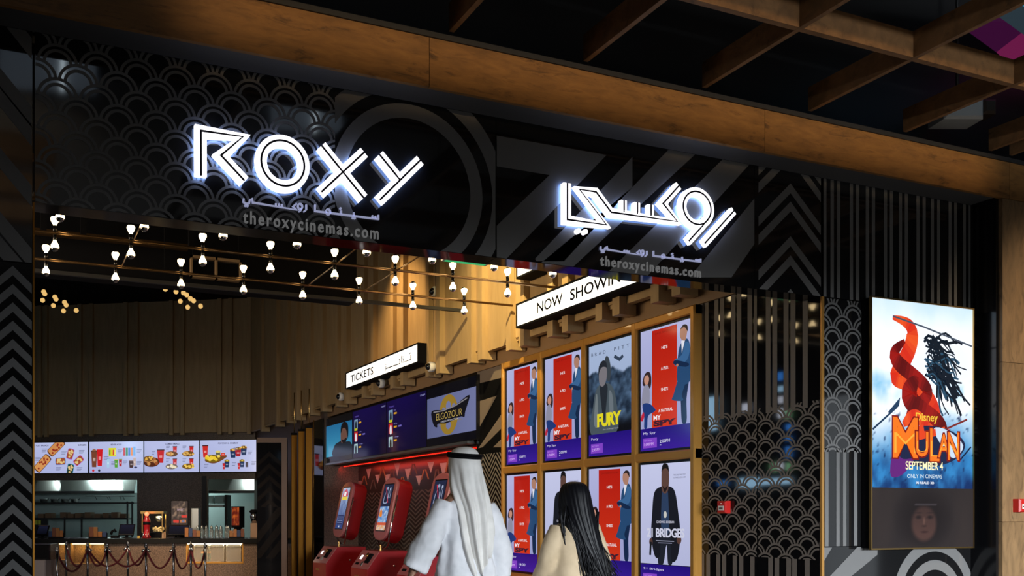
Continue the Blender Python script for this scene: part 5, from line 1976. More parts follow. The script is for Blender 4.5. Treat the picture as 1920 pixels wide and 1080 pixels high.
# red drink dispenser with a glowing ball
t = thing('drink_dispenser', KF_(kx(274), zct, -.1), 'tall red drink dispenser with a glowing ball on top', 'drink dispenser')
O = KF_(kx(274), zct, -.06)
mb = MB(); mb.lathe(O, [(.085, 0), (.085, .03), (.062, .05), (.062, .22), (.075, .25), (.075, .36), (.05, .40), (.05, .44)], 16); mb.build('column', M_RED, t)
mb = MB(); mb.lathe(O + UP * .27, [(.078, 0), (.078, .06)], 16); mb.build('collar', M_BLACK, t)
mb = MB(); mb.ell(O + UP * .485, .045, .045, .045); mb.build('ball', mat('glowing_red_ball', (.8, .2, .1), .3, emit=(1.0, .16, .07), es=2.2), t)
mb = MB()
for a in (-.05, .0, .05):
    mb.tube([O + RGT * a - FWD * .07 + UP * .10, O + RGT * a - FWD * .11 + UP * .08, O + RGT * a - FWD * .11 + UP * .03], .010, 6)
mb.build('taps', M_CHROME, t)
# popcorn machine behind it
t = thing('popcorn_machine', KF_(kx(285), zct, -.5), 'dark popcorn machine with a lit brass canopy behind the red dispenser', 'popcorn machine')
a, b = kx(259), kx(299)
mb = MB(); mb.box(KF_, a, b, zct, zct + .10, -.75, -.35); mb.build('base', M_BLACK, t)
mb = MB(); mb.box(KF_, a - .02, b + .02, kz(963), kz(958.5), -.77, -.33); mb.build('canopy', M_BRASS, t)
mb = MB()
for x in (a + .01, b - .01):
    for w_ in (-.74, -.36):
        mb.box(KF_, x - .01, x + .01, zct + .1, kz(963), w_ - .01, w_ + .01)
mb.build('posts', M_BRASS, t)
mb = MB(); mb.lathe(KF_(kx(290), kz(975), -.5), [(.01, .08), (.07, .07), (.075, .0), (.05, -.03), (.01, -.035)], 14); mb.build('kettle', M_STEEL, t)
mb = MB()
r_ = random.Random(3)
for i in range(60):
    mb.ell(KF_(kx(279 + 18 * r_.random()), zct + .12 + .09 * r_.random(), -.40 - .2 * r_.random()), .022, .02, .018, 0, 7, 5)
o = mb.build('popcorn', mat('popcorn', (.75, .60, .30), .7), t); o['kind'] = 'stuff'
area('popcorn_lamp', KF_(kx(288), kz(964.5), -.5), KF_(kx(288), 0, -.5), .3, .2, 2.2, (1.0, .72, .32))
# popcorn poster stand
t = thing('counter_poster', KF_(kx(331), zct, -.3), 'dark popcorn poster stand with red tags on the counter', 'poster stand')
a, b, z0, z1 = kx(315), kx(348), kz(985), kz(938)
mb = MB(); mb.box(KF_, a, b, z0, z1, -.36, -.33); mb.box(KF_, a + .08, b - .08, zct, z0, -.36, -.34); mb.build('board', M_BLACK, t)
p = Pic(KF_, a + .01, b - .01, z0 + .01, z1 - .01, -.329)
p.grid(lambda x, y: mix((30, 22, 30), (120, 108, 100), nz(x * 6, y * 6, 3) * 1.5 + .55 - 2.4 * ((x - .45) ** 2 + (y - .62) ** 2)), 14, 18)
p.text('SWEET', .35, .80, .58, .68, (170, 160, 190), .01)
p.rect(.62, .30, .96, .40, (190, 40, 36)); p.rect(.12, .08, .46, .20, (180, 40, 36)); p.rect(.54, .08, .90, .20, (170, 110, 60)); p.ell(.72, .14, .10, .05, (90, 110, 170))
p.mb.build('picture', M_CARD, t)
# orange screen stand
t = thing('counter_screen', KF_(kx(444), zct, -.3), 'black counter screen stand with an orange picture, right of the glass jars', 'screen')
S = Frame(KF_(kx(431), kz(988), -.2), (RGT * .9 - FWD * -.43).normalized(), UP, (-FWD * .9 - RGT * -.43 * -1).normalized())
mb = MB(); mb.bbox(S, 0, .20, -.02, .42, -.18, 0, .012); mb.box(S, .04, .16, zct - S.O.z, -.02, -.15, -.05); mb.build('cabinet', M_BLACK, t)
p = Pic(S, .02, .18, .03, .40, .0006); p.grid(lambda x, y: mix((90, 24, 16), (196, 96, 34), nz(x * 4, y * 5, 7) + .3), 8, 14); p.mb.build('picture', M_SCREEN, t)
# glass jars
mats_j = mat('jar_glass', (.75, .85, .85), .05, trans=.9)
proto = None
for i, (x, y, w_) in enumerate(((367, 981, -.30), (374, 972, -.38), (383, 970, -.34), (393, 978, -.30), (402, 978, -.36), (411, 979, -.30), (421, 976, -.36), (426, 986, -.22))):
    P = KF_(kx(x), zct, w_)
    lb = 'small glass jar with a steel lid among the jars right of the popcorn poster'
    if proto is None:
        proto = thing('glass_jar', (0, 0, 0), lb, 'jar', 'glass jars on the counter')
        mb = MB(); mb.lathe((0, 0, 0), [(.038, 0), (.042, .02), (.042, .15), (.028, .18), (.028, .20)], 12); mb.build('jar_body', mats_j, proto)
        mb = MB(); mb.lathe((0, 0, .20), [(.032, 0), (.032, .025), (.012, .03), (.012, .05), (.001, .055)], 12); mb.build('lid', M_STEEL, proto)
        proto.location = P
    else:
        dup(proto, P)
mb = MB(); mb.bbox(KF_, kx(351), kx(366), zct, kz(952), -.80, -.5, .01)
tag(mb.build('steel_canister', M_STEEL), 'stainless box machine against the wall left of the right kitchen opening', 'kitchen machine')
t = thing('coffee_grinder', KF_(kx(476), zct, -.3), 'black and tan coffee grinder at the right end of the counter, by the pillar', 'coffee grinder')
O = KF_(kx(474), zct, -.25)
mb = MB(); mb.bbox(Frame(O, RGT, UP, -FWD), -.07, .08, 0, .30, -.2, 0, .01); mb.build('grinder_body', mat('tan_plastic', (.30, .19, .12), .5), t)
mb = MB(); mb.lathe(O + UP * .30 + FWD * .1, [(.05, 0), (.085, .12), (.085, .22)], 14); mb.build('hopper', M_CHROME, t)
mb = MB(); mb.lathe(O + UP * .52 + FWD * .1, [(.10, 0), (.10, .03), (.06, .06), (.001, .06)], 14); mb.build('lid', M_BLACK, t)
t = thing('telephone', KF_(kx(213), zct, -.1), 'black telephone on the counter, left of the dark till screen', 'telephone')
mb = MB(); mb.bbox(Frame(KF_(kx(207), zct, 0), RGT, UP, -FWD), 0, .15, 0, .05, -.15, 0, .01); mb.build('base', M_BLACK, t)
mb = MB(); mb.tube([KF_(kx(208), zct + .07, 0), KF_(kx(210), zct + .13, 0), KF_(kx(215), zct + .17, 0), KF_(kx(217), zct + .12, 0)], .028, 8); mb.build('handset', M_BLACK, t)
# small standing packets along the counter
proto = None
for i, (x, h) in enumerate(((304, .10), (307, .13), (258, .05))):
    mb = MB(); F2 = Frame(KF_(kx(x), zct, .02), RGT, UP, -FWD)
    mb.box(F2, 0, .045, 0, h, -.04, 0, 0, lin(((150, 120, 90), (120, 90, 60), (170, 140, 60))[i]))
    tag(mb.build('cardboard_cup', M_CARD), ('short tan paper cup left of the popcorn poster', 'tall brown paper cup left of the popcorn poster', 'small yellow tub on the counter left of the red dispenser')[i], 'cup')

# dark bin stack and cabinet at the near left
t = thing('side_cabinet', at(75, 1100, 13.0), 'grey cabinet with a dark display on top at the left end, before the counter', 'cabinet')
F2 = Frame(at(60, 965, 13.0), RGT, UP, -FWD); F2.O.z = 0
q = lambda x: (x - 60) / FOC * 13.0
mb = MB(); mb.bbox(F2, -.3, q(85), 0, 1.36 - (1050 - 965) / FOC * 13, -.5, 0, .015); mb.build('cabinet_body', mat('warm_grey', (.19, .16, .16), .6), t)
mb = MB(); mb.bbox(F2, -.3, q(94), 1.36 - (1050 - 965) / FOC * 13, 1.36 - (1021 - 965) / FOC * 13, -.45, 0, .02); mb.build('display', M_BLACKG, t)

# ------------------------------------------------------------------ rope barrier
posts = [(107.4, 1034, 13.0), (124.5, 1019.5, 15.6), (164.5, 1018.5, 15.0), (201, 1020, 14.6), (240, 1019, 15.4), (274, 1017.5, 14.6), (325.7, 1020, 14.6), (358, 1018.5, 15.4), (385, 1017, 14.9)]
proto = None
PP = []
HP = .86
for i, (x, y, d) in enumerate(posts):
    P = at(x, y, d)
    P.z = 0
    lb = ['chrome rope post nearest the grey cabinet, lower in the photo', 'chrome rope post before the left glowing niche', 'chrome rope post between the middle and right glowing niches', 'chrome rope post just right of the glowing niches', 'chrome rope post left of the red drink dispenser', 'chrome rope post in front of the red drink dispenser',
          'chrome rope post below the popcorn poster', 'chrome rope post before the left edge of the lit snack case', 'chrome rope post before the lit snack case, last on the right'][i]
    if proto is None:
        proto = thing('rope_post', (0, 0, 0), lb, 'rope post', 'chrome posts of the rope barrier')
        mb = MB(); mb.lathe((0, 0, 0), [(.16, 0), (.16, .02), (.05, .04), (.02, .05)], 20); mb.build('base', M_POST, proto)
        mb = MB(); mb.lathe((0, 0, .04), [(.021, 0), (.021, HP - .10)], 12); mb.build('pole', M_POST, proto)
        mb = MB(); mb.lathe((0, 0, HP - .07), [(.021, 0), (.032, .01), (.032, .035), (.018, .045), (.026, .062), (.020, .08), (.001, .085)], 12); mb.build('finial', M_POST, proto)
        proto.location = P
    else:
        dup(proto, P, lb)
    PP.append(P)
names = ['at the far left', 'before the left niche', 'across the middle niche', 'across the right niche', 'left of the dispenser', 'before the dispenser', 'between dispenser and poster', 'below the poster', 'left of the snack case', 'before the snack case']
for k, (i, j, sag) in enumerate(((0, 2, .34), (1, 2, .34), (2, 3, .30), (2, 4, .33), (3, 5, .30), (4, 5, .30), (5, 6, .33), (6, 7, .36), (7, 8, .36))):
    A, B = PP[i] + UP * (HP - .09), PP[j] + UP * (HP - .09)
    pts = [A.lerp(B, q / 14) - UP * sag * (1 - (2 * q / 14 - 1) ** 2) for q in range(15)]
    dr = (B - A).normalized()
    t = thing('barrier_rope', A.lerp(B, .5), 'dark red velvet rope hanging in the barrier ' + names[k], 'rope', 'red ropes of the barrier')
    mb = MB(); mb.tube(pts, .017, 8); mb.build('rope', M_REDROPE, t)
    for e, s_ in ((A, 1), (B, -1)):
        mb = MB(); mb.tube([e + dr * .02 * s_, e + dr * .07 * s_ - UP * .05], .019, 8); mb.build('end_hook', M_CHROME, t)

# ------------------------------------------------------------------ kitchen things behind the openings
def kit(x, y, w_):
    """a point of the back wall's frame: pixel column and height, w_ in front of (behind if negative) the wall"""
    F_ = Frame(BK(0, 0, w_), BU, (0, 0, 1), BN)
    return F_.px(x, y)


def hood(x0, x1, label):
    a, b = kit(x0, 950, -.9)[0], kit(x1, 950, -.9)[0]
    t = thing('extractor_hood', BK((a + b) / 2, 1.7, -1.2), label, 'extractor hood', 'steel hoods in the kitchen')
    z0, z1 = kit(100, 925, -.9)[1], 2.75
    prof = [(-.75, z0), (-.75, z0 + .06), (-1.15, z1), (-1.7, z1), (-1.7, z0)]
    mb = MB()
    n = len(prof)
    A = [BK(a, v, w_) for w_, v in prof]; B = [BK(b, v, w_) for w_, v in prof]
    mb.add(A + B, [tuple(range(n)), tuple(range(2 * n - 1, n - 1, -1))] + [(i, (i + 1) % n, n + (i + 1) % n, n + i) for i in range(n)])
    mb.build('canopy', M_STEEL, t)
    mb = MB(); mb.box(BK, a, b, z0 - .02, z0 + .05, -.75, -.73); mb.build('rim', M_DARK, t)


hood(20, 256, 'long stainless hood behind the left kitchen opening')
hood(390, 500, 'stainless hood behind the right kitchen opening')
for x, pw in ((78, 9), (196, 11), (450, 12)):
    a = kit(x, 900, -.5)[0]
    spot('hood_downlight', BK(a, 2.88, -.42), BK(a, 1.9, -.95), pw * 1.6, (.86, 1.0, .92), 50, .25, .03)


def shelf(x0, x1, y, w_, label, dep=.45, legs=()):
    F_ = Frame(BK(0, 0, w_), BU, (0, 0, 1), BN)
    a, b = F_.px(x0, y), F_.px(x1, y)
    t = thing('kitchen_shelf', F_((a[0] + b[0]) / 2, a[1], -dep / 2), label, 'shelf', 'steel shelves in the kitchen')
    mb = MB(); mb.box(F_, a[0], b[0], a[1] - .04, a[1], -dep, 0); mb.build('board', M_DARK, t)
    for x in legs:
        u = F_.px(x, y)[0]
        mb = MB(); mb.box(F_, u - .02, u + .02, 0, a[1] + .02, -.06, -.02); mb.build('leg', M_DARK, t)
    return F_


F_ = shelf(30, 251, 942, -.35, 'upper dark kitchen shelf behind the left opening', .4, (238, 247))
s2 = shelf(30, 238, 971, -.33, 'lower dark kitchen shelf carrying brown boxes', .4, (120, 152))
proto = None
for i, x in enumerate((70, 84, 112, 126, 140, 158, 176, 192, 208, 224)):
    u, v = s2.px(x, 971)
    wd = .16
    mb = MB(); mb.box(s2, u, u + wd, v, v + .11 + .02 * (i % 3), -.30, -.02)
    tag(mb.build('cardboard_box', mat('brown_card', (.17, .10, .055), .7)), 'small brown box in the row on the lower kitchen shelf', 'box', 'brown boxes on the lower kitchen shelf')
for i, x in enumerate((76, 96, 116, 134)):
    u, v = F_.px(x, 942)
    t = thing('food_tray', F_(u, v, -.2), 'steel pan on the upper kitchen shelf', 'pan', 'steel pans on the upper kitchen shelf')
    mb = MB(); mb.lathe(F_(u, v, -.2), [(.09, 0), (.11, .09), (.115, .095), (.10, .095), (.085, .02)], 14); mb.build('pan_body', M_STEEL, t)
    mb = MB(); mb.tube([F_(u + .10, v + .07, -.18), F_(u + .2, v + .10, -.08)], .008, 6); mb.build('handle', M_BLACK, t)
for i, x in enumerate((178, 200, 204, 224, 230)):
    Fh = Frame(BK(0, 0, -.5), BU, (0, 0, 1), BN)
    u, v = Fh.px(x, 931)
    mb = MB(); mb.tube([Fh(u, v, 0), Fh(u + .03, v - .02, .02), Fh(u + .06, v - .09, .03)], .007, 6)
    tag(mb.build('hanging_hook', M_BLACK), 'black curved hook hanging from the rail below the left hood', 'hook', 'hooks below the left hood')
mb = MB()
Fh = Frame(BK(0, 0, -.52), BU, (0, 0, 1), BN)
mb.tube([Fh(*Fh.px(160, 930)), Fh(*Fh.px(252, 930.5))], .010, 6)
tag(mb.build('hook_rail', M_DARK), 'dark hook rail below the left kitchen hood', 'rail')
for i, x in enumerate((65.5, 71.5)):
    Fn = Frame(BK(0, 0, -.2), BU, (0, 0, 1), BN)
    u, v = Fn.px(x, 983.5)
    mb = MB(); mb.box(Fn, u, u + .075, v, v + .11, 0, .004)
    tag(mb.build('sticky_note', mat('yellow_green_note', (.42, .46, .04), .7)), ('yellow green note, left one of the pair at the left edge', 'yellow green note, right one of the pair at the left edge')[i], 'note')
    mb2 = MB()
mb = MB()
Fn = Frame(BK(0, 0, -.22), BU, (0, 0, 1), BN)
a = Fn.px(55, 983)
mb.box(Fn, a[0], Fn.px(90, 983)[0], 0, a[1] + .13, -.03, .018)
tag(mb.build('kitchen_machine', M_DARK), 'dark equipment side behind the yellow notes', 'kitchen machine')
# right opening: worktop cabinets, upper cupboard
Fr = Frame(BK(0, 0, -1.6), BU, (0, 0, 1), BN)
for i, (x0, x1) in enumerate(((389, 401), (402, 422))):
    a, b = Fr.px(x0, 929), Fr.px(x1, 944)
    t = thing('wall_cupboard', Fr((a[0] + b[0]) / 2, b[1], -.1), ('pale wall cupboard door, left one, behind the right kitchen opening', 'pale wall cupboard door, right one, behind the right kitchen opening')[i], 'cupboard')
    mb = MB(); mb.bbox(Fr, a[0] + .005, b[0] - .005, b[1], a[1], -.3, 0, .01); mb.build('door', KW, t)
    mb = MB(); mb.box(Fr, b[0] - .06, b[0] - .04, b[1] + .04, b[1] + .12, 0, .02); mb.build('handle', M_STEEL, t)
a, b = Fr.px(388, 946), Fr.px(420, 951)
mb = MB(); mb.box(Fr, a[0], b[0], b[1], a[1], -.3, .1)
tag(mb.build('kitchen_ledge', M_WHITE), 'white lit ledge in the right kitchen opening', 'ledge')
a = Fr.px(423, 928); b = Fr.px(428, 1000)
mb = MB(); mb.box(Fr, a[0], b[0], 0, a[1], -.3, .1)
tag(mb.build('kitchen_post', M_DARK), 'dark post in the right kitchen opening', 'post')
# shelves seen right of the pillar
Fq = Frame(at(537, 965, 19.2), RGT, UP, -FWD); Fq.O.z = 0
qx = lambda x: (x - 537) / FOC * 19.2
qz = lambda y: 1.36 + (965 - y) / FOC * 19.2
t = thing('bottle_cabinet', Fq(.1, 0, -.2), 'tall lit drinks cabinet glimpsed between the pillar and the bronze posts', 'cabinet')
mb = MB(); mb.box(Fq, -.3, qx(570), 0, qz(898), -.32, -.30); mb.box(Fq, -.32, -.3, 0, qz(898), -.3, 0); mb.build('cabinet_back', KW, t)
for y in (948, 968):
    mb = MB(); mb.box(Fq, -.3, qx(570), qz(y), qz(y) + .02, -.3, 0); mb.build('shelf', M_DARK, t)
for k, y in enumerate((962, 981)):
    mb = MB(); mb.box(Fq, qx(530), qx(560), qz(y), qz(y) + .05, -.2, -.05); mb.build('lamp', mat('cabinet_lamp', (.8, .5, .2), .4, emit=(1, .55, .16), es=1.2), t)

# ------------------------------------------------------------------ people
def ring_xy(cx_, cy_, z, rx, ry, n=28, fold=0.0, k=7, ph=0.0):
    return [Vector((cx_ + (rx + fold * math.sin(k * 2 * math.pi * j / n + ph)) * math.cos(2 * math.pi * j / n), cy_ + (ry + fold * math.sin(k * 2 * math.pi * j / n + ph)) * math.sin(2 * math.pi * j / n), z)) for j in range(n)]


def limb(mb, pts, rad, n=14, fold=0.0):
    """tapered tube through joints, resampled smoothly"""
    P, R = [], []
    m = len(pts)
    for i in range(m - 1):
        p0, p1, p2, p3 = Vector(pts[max(i - 1, 0)]), Vector(pts[i]), Vector(pts[i + 1]), Vector(pts[min(i + 2, m - 1)])
        for j in range(6):
            t = j / 6
            P.append(0.5 * ((2 * p1) + (p2 - p0) * t + (2 * p0 - 5 * p1 + 4 * p2 - p3) * t * t + (3 * p1 - p0 - 3 * p2 + p3) * t ** 3))
            r = rad[i] + (rad[i + 1] - rad[i]) * t
            R.append(r + (fold * math.sin(len(P) * 1.9) if fold else 0))
    P.append(Vector(pts[-1])); R.append(rad[-1])
    mb.tube(P, R, n, 0, True)


def remesh(o, vox, smooth=6):
    m = o.modifiers.new('one_surface', 'REMESH')
    m.mode = 'VOXEL'
    m.voxel_size = vox
    m.use_smooth_shade = True
    s = o.modifiers.new('soften', 'SMOOTH')
    s.iterations = smooth
    s.factor = .5


def hand(mb, wrist, direction, side, palm_n):
    """palm with five separate, slightly curled fingers; direction points from the wrist to the fingertips"""
    d = Vector(direction).normalized(); s = Vector(side).normalized(); nrm = Vector(palm_n).normalized()
    w_ = Vector(wrist)
    rings = []
    for t, a, b in ((0, .026, .020), (.03, .034, .018), (.07, .040, .016), (.095, .038, .013)):
        c = w_ + d * t
        rings.append([c + s * a * math.cos(2 * math.pi * j / 12) + nrm * b * math.sin(2 * math.pi * j / 12) for j in range(12)])
    mb.loft(rings, 0, True, True)
    for k, (off, L) in enumerate(((-.030, .060), (-.010, .074), (.010, .080), (.029, .072))):
        b0 = w_ + d * .085 + s * off
        mb.tube([b0, b0 + d * L * .4 + nrm * .006, b0 + d * L * .72 + nrm * .020, b0 + d * L * .95 + nrm * .038], [.0095, .009, .008, .0065], 8)
    b0 = w_ + d * .030 + s * .030
    mb.tube([b0, b0 + s * .022 + d * .022 + nrm * .008, b0 + s * .028 + d * .050 + nrm * .020], [.011, .010, .008], 8)


def head_shape(mb, c, s=1.0):
    """c: centre of the head; face towards +y"""
    c = Vector(c)
    prof = [(-.115, .028, .040, .045), (-.10, .045, .058, .030), (-.07, .058, .075, .018), (-.03, .068, .090, .006), (.02, .074, .096, 0), (.06, .073, .094, -.004), (.09, .060, .078, -.008), (.112, .036, .046, -.010), (.12, .008, .010, -.010)]
    mb.loft([ring_xy(c.x, c.y + o, c.z + z * s, rx * s, ry * s, 20) for z, rx, ry, o in prof], 0, True, True)
    mb.ell(c + Vector((0, .098, -.018)) * s, .013 * s, .022 * s, .024 * s, 0, 10, 8)                      # nose
    for e in (-1, 1):
        mb.ell(c + Vector((e * .030, .083, .012)) * s, .014 * s, .010 * s, .009 * s, 0, 10, 6)            # eyes
        mb.ell(c + Vector((e * .076, -.004, -.010)) * s, .010 * s, .020 * s, .032 * s, 0, 10, 8)           # ears
    mb.ell(c + Vector((0, .090, -.058)) * s, .024 * s, .010 * s, .009 * s, 0, 10, 6)                      # mouth


def put(o_root, P, rz):
    o_root.location = P
    o_root.rotation_euler = (0, 0, rz)


# ---- man in white, seen from behind, walking in, head turned a little left
PM = onY(872, 965, 5.30)
PM.z = 0
man = thing('person', (0, 0, 0), 'man in a white robe and white headcloth with black cord, seen from behind', 'person')
HM = 1.725                     # crown of the head
mb = MB()
for z, rx, ry, oy in ((.86, .165, .115, 0),):
    pass
mb.loft([ring_xy(0, oy, z, rx, ry, 24) for z, rx, ry, oy in ((.80, .13, .10, 0), (.88, .165, .115, 0), (.98, .158, .11, 0), (1.08, .142, .10, .005), (1.20, .150, .105, .0), (1.32, .160, .110, -.005), (1.385, .160, .095, -.008), (1.435, .115, .072, -.006), (1.475, .065, .06, .0), (1.53, .056, .058, .008), (1.58, .054, .058, .016))], 0, True, True)
head_shape(mb, (0.0, .025, 1.605))
SL, SR = Vector((-.165, -.005, 1.375)), Vector((.172, -.005, 1.358))
EL, ER = Vector((-.285, .0, 1.135)), Vector((.262, -.03, 1.10))
WL, WR = Vector((-.385, .05, .915)), Vector((.30, .0, .85))
limb(mb, [SL, EL, WL], [.052, .042, .030])
limb(mb, [SR, ER, WR], [.052, .042, .030])
hand(mb, WL, (WL - EL), (.3, .9, .2), (.8, -.3, -.1))
hand(mb, WR, (WR - ER), (-.1, .95, .2), (-.9, -.1, 0))
limb(mb, [(-.085, 0, .86), (-.09, .10, .47), (-.09, .08, .08)], [.085, .055, .040])
limb(mb, [(.085, 0, .86), (.09, -.02, .46), (.09, -.20, .12)], [.085, .055, .040])
body = mb.build('body', M_SKIN, man)
remesh(body, .009, 4)
mb = MB()
for cx_, cy_, zz_ in ((-.09, .12, .0), (.09, -.16, .02)):
    mb.loft([[Vector((cx_ + a * math.cos(2 * math.pi * j / 14), cy_ + b * math.sin(2 * math.pi * j / 14), zz_ + z)) for j in range(14)] for z, a, b in ((0, .045, .125), (.02, .05, .135), (.05, .045, .12), (.075, .03, .06))], 0, True, True)
mb.build('sandals', M_SOLE, man)
# robe: one garment with wide sleeves
mb = MB()
rows = []
for z, rx, ry, oy, fo in ((.10, .27, .24, -.02, .022), (.35, .25, .22, -.02, .020), (.60, .232, .195, -.01, .016), (.80, .215, .175, 0, .012), (.95, .205, .160, 0, .010), (1.08, .184, .145, 0, .008), (1.20, .182, .140, 0, .006), (1.30, .180, .130, -.004, .003), (1.365, .174, .112, -.006, 0), (1.41, .122, .092, -.006, 0), (1.45, .080, .076, -.003, 0), (1.49, .068, .07, .0, 0), (1.53, .066, .068, .005, 0)):
    rows.append(ring_xy(0, oy, z, rx, ry, 56, fo, 8, z * 2.2))
mb.loft(rows, 0, True, True)


def sleeve(S, E, W_, r0, r1, r2):
    d = (W_ - E).normalized()
    P = [S + (S - E).normalized() * .0, S.lerp(E, .25), S.lerp(E, .6), E, E.lerp(W_, .35), E.lerp(W_, .7), W_ - d * .02]
    R = [r0 * .78, r0 * .9, r0, r1, r1 * 1.03, r2, r2 * 1.04]
    limb(mb, P, R, 22, 0)


sleeve(SL, EL, WL, .078, .088, .084)
sleeve(SR, ER, WR, .076, .080, .076)
robe = mb.build('white_robe', M_KANDURA, man)
remesh(robe, .010, 5)
tx = bpy.data.textures.new('cloth_creases', 'CLOUDS')
tx.noise_scale = .13
tx.noise_depth = 2
dm = robe.modifiers.new('creases', 'DISPLACE')
dm.texture = tx
dm.strength = .034
dm.mid_level = .5
dm.texture_coords = 'LOCAL'
# headcloth: a sheet open at the face, hanging down the back in folds
rows = []
NJ = 64
hz = [(1.742, .012, .012, 180, .012), (1.738, .045, .055, 178, .014), (1.722, .075, .088, 168, .014), (1.69, .093, .112, 150, .012), (1.64, .099, .120, 132, .008), (1.58, .103, .124, 120, .002), (1.52, .112, .126, 112, -.006), (1.46, .120, .130, 106, -.016), (1.40, .128, .134, 92, -.026),
      (1.32, .134, .140, 80, -.034), (1.24, .138, .142, 74, -.036), (1.15, .140, .144, 68, -.036), (1.06, .134, .146, 60, -.036), (.98, .122, .148, 50, -.036), (.92, .11, .150, 38, -.036)]
for i, (z, rx, ry, A, oy) in enumerate(hz):
    row = []
    low = max(0, (1.66 - z) / .7)
    for j in range(NJ + 1):
        q = j / NJ * 2 - 1
        a = math.radians(A * q)
        f = .018 * min(1, low * 1.5) * math.sin(q * 15 + .6 * math.sin(z * 6) + .5) + .007 * min(1, low * 2) * math.sin(q * 31 + z * 5)
        hem = 0.0
        if z < 1.2:
            hem = .62 * max(0, q + .1) * (1.2 - z) - .25 * max(0, -q) * (1.2 - z) + .02 * math.sin(q * 9)
        sx = .018 * low if i > 8 else .0
        row.append(Vector((sx + (rx + f) * math.sin(a), oy - (ry + f) * math.cos(a), z + hem)))
    rows.append(row)
mb = MB()
mb.loft(rows, 0, False, True, closed=False)
gh = mb.build('headcloth', M_GHUTRA, man)
so = gh.modifiers.new('cloth', 'SOLIDIFY'); so.thickness = .007; so.offset = 0
sb = gh.modifiers.new('soft', 'SUBSURF'); sb.levels = 1; sb.render_levels = 1
mb = MB()
for dz, r in ((0, .0095), (.017, .0095)):
    mb.tube([(.102 * math.cos(a), .008 + .122 * math.sin(a), 1.678 + dz + .016 * math.sin(a)) for a in [2 * math.pi * k / 40 for k in range(40)]], r, 8, 0, True, True)
mb.build('head_cord', M_BLACK, man)
mb = MB()
mb.loft([[Vector((.066 * math.sin(a) * k, .028 + .098 * math.cos(a) * k + .01, z)) for a in [math.radians(-88 + 176 * j / 20) for j in range(21)]] for z, k in ((1.50, .78), (1.53, 1.02), (1.57, 1.10), (1.60, 1.06))], 0, False, True, closed=False)
mk = mb.build('face_mask', M_MASK, man)
so = mk.modifiers.new('cloth', 'SOLIDIFY'); so.thickness = .004
man.scale = (1.055, 1.055, 1.055)
put(man, PM, math.radians(7))

# ---- woman with long black hair
PW = onY(1077, 965, 4.98)
PW.z = 0
wom = thing('person', (0, 0, 0), 'woman with long black hair in a beige coat, seen from behind', 'person')
mb = MB()
mb.loft([ring_xy(0, oy, z, rx, ry, 24) for z, rx, ry, oy in ((.74, .14, .10, 0), (.82, .165, .115, 0), (.92, .145, .10, 0), (1.0, .125, .088, .004), (1.12, .14, .095, 0), (1.22, .140, .092, -.004), (1.275, .13, .078, -.004), (1.315, .09, .06, 0), (1.345, .052, .05, .004), (1.40, .046, .05, .012), (1.44, .046, .05, .02))], 0, True, True)
head_shape(mb, (0, .02, 1.46), .94)
SL, SR = Vector((-.138, -.004, 1.255)), Vector((.138, -.004, 1.255))
EL, ER = Vector((-.205, .0, 1.03)), Vector((.205, .0, 1.03))
WL, WR = Vector((-.20, .14, .85)), Vector((.20, .14, .85))
limb(mb, [SL, EL, WL], [.044, .036, .026]); limb(mb, [SR, ER, WR], [.044, .036, .026])
hand(mb, WL, (WL - EL), (.5, .5, .6), (.8, -.2, -.2)); hand(mb, WR, (WR - ER), (-.5, .5, .6), (-.8, -.2, -.2))
limb(mb, [(-.08, 0, .80), (-.085, .06, .44), (-.085, .02, .08)], [.085, .052, .036])
limb(mb, [(.08, 0, .80), (.085, -.01, .44), (.085, -.14, .10)], [.085, .052, .036])
body = mb.build('body', M_SKIN, wom)
remesh(body, .009, 4)
mb = MB()
for cx_, cy_, zz_ in ((-.085, .06, .0), (.085, -.10, .01)):
    mb.loft([[Vector((cx_ + a * math.cos(2 * math.pi * j / 14), cy_ + b * math.sin(2 * math.pi * j / 14), zz_ + z)) for j in range(14)] for z, a, b in ((0, .038, .11), (.02, .042, .118), (.05, .038, .10), (.075, .028, .05))], 0, True, True)
mb.build('shoes', M_SOLE, wom)
mb = MB()
mb.loft([ring_xy(0, oy, z, rx, ry, 48, fo, 6, z * 2) for z, rx, ry, oy, fo in ((.30, .29, .23, -.01, .02), (.55, .275, .21, -.01, .018), (.80, .230, .175, 0, .014), (.95, .210, .155, 0, .010), (1.08, .192, .140, 0, .006), (1.18, .176, .126, 0, .003), (1.25, .158, .108, -.002, 0), (1.295, .122, .086, -.002, 0), (1.325, .08, .068, 0, 0), (1.36, .066, .066, .004, 0))], 0, True, True)
for S, E, W_ in ((SL, EL, WL), (SR, ER, WR)):
    d = (W_ - E).normalized()
    limb(mb, [S + (S - E).normalized() * .03, S.lerp(E, .25), S.lerp(E, .6), E, E.lerp(W_, .5), W_ - d * .02], [.055, .068, .072, .070, .070, .068], 16, 0)
coat = mb.build('coat', M_COAT, wom)
remesh(coat, .010, 5)
dm = coat.modifiers.new('creases', 'DISPLACE'); dm.texture = tx; dm.strength = .016; dm.mid_level = .5
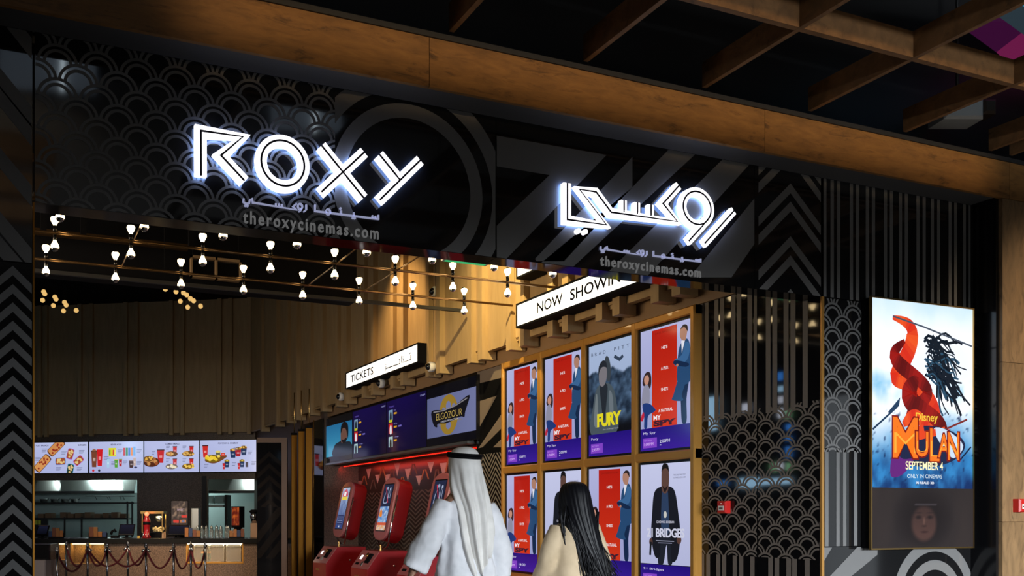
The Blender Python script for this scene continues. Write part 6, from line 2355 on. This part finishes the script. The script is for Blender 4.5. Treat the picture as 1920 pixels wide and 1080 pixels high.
# hair: a smooth cap that falls into a thick mane over the back, with curling locks
rows = []
for z, rx, ry, A, ox, oy in ((1.592, .010, .010, 180, 0, .005), (1.588, .040, .045, 178, 0, .004), (1.572, .072, .080, 170, 0, .004), (1.545, .090, .104, 156, 0, .0), (1.50, .100, .116, 138, 0, -.002), (1.44, .108, .122, 124, .002, -.006), (1.37, .116, .126, 112, .008, -.012), (1.30, .122, .130, 96, .018, -.020), (1.22, .122, .132, 84, .034, -.028), (1.14, .116, .136, 72, .055, -.036), (1.06, .105, .138, 58, .082, -.044), (.99, .088, .138, 48, .105, -.048), (.93, .065, .138, 38, .125, -.050)):
    row = []
    low = max(0, (1.50 - z) / .6)
    for j in range(61):
        q = j / 60 * 2 - 1
        a = math.radians(A * q)
        f = .006 * low * math.sin(q * 22 + z * 8) + .003 * math.sin(q * 57 + z * 3)
        row.append(Vector((ox + (rx + f) * math.sin(a), oy - (ry + f) * math.cos(a), z + (.035 * math.sin(q * 13 + 1) * low if z < 1.0 else 0))))
    rows.append(row)
mb = MB(); mb.loft(rows, 0, False, True, closed=False)
r_ = random.Random(11)
for i in range(190):
    q = r_.random() * 2 - 1
    a = math.radians(100 * q)
    z0 = 1.36 - .16 * r_.random()
    L = .34 + .18 * r_.random() - (.10 if q < -.4 else 0)
    lean_ = .02 + .15 * (.6 + .4 * q)
    ph = r_.random() * 6
    cur = .010 + .022 * r_.random()
    pts = []
    for k in range(13):
        t_ = k / 12
        rr = .112 + .018 * t_
        pts.append(Vector((lean_ * t_ ** 1.4 + rr * math.sin(a) * (1 - .25 * t_) + cur * t_ * t_ * math.sin(t_ * 9 + ph), -.004 - .045 * t_ - (rr + .012) * math.cos(a * (1 - .35 * t_)) + cur * .6 * t_ * t_ * math.cos(t_ * 9 + ph), z0 - L * t_)))
    mb.tube(pts, [.0058 * (1 - .75 * (k / 12) ** 2) for k in range(13)], 6)
for sx in (-1, 1):
    for i in range(4):
        pts = [Vector((sx * (.10 + .012 * i + .03 * math.sin(t_ * 4 + i)), -.06 - .06 * t_, 1.42 - .50 * t_ - .02 * i)) for t_ in [k / 10 for k in range(11)]]
        mb.tube(pts, [.007 * (1 - .7 * k / 10) for k in range(11)], 6)
hair = mb.build('hair', M_HAIR, wom)
put(wom, PW, math.radians(-6))
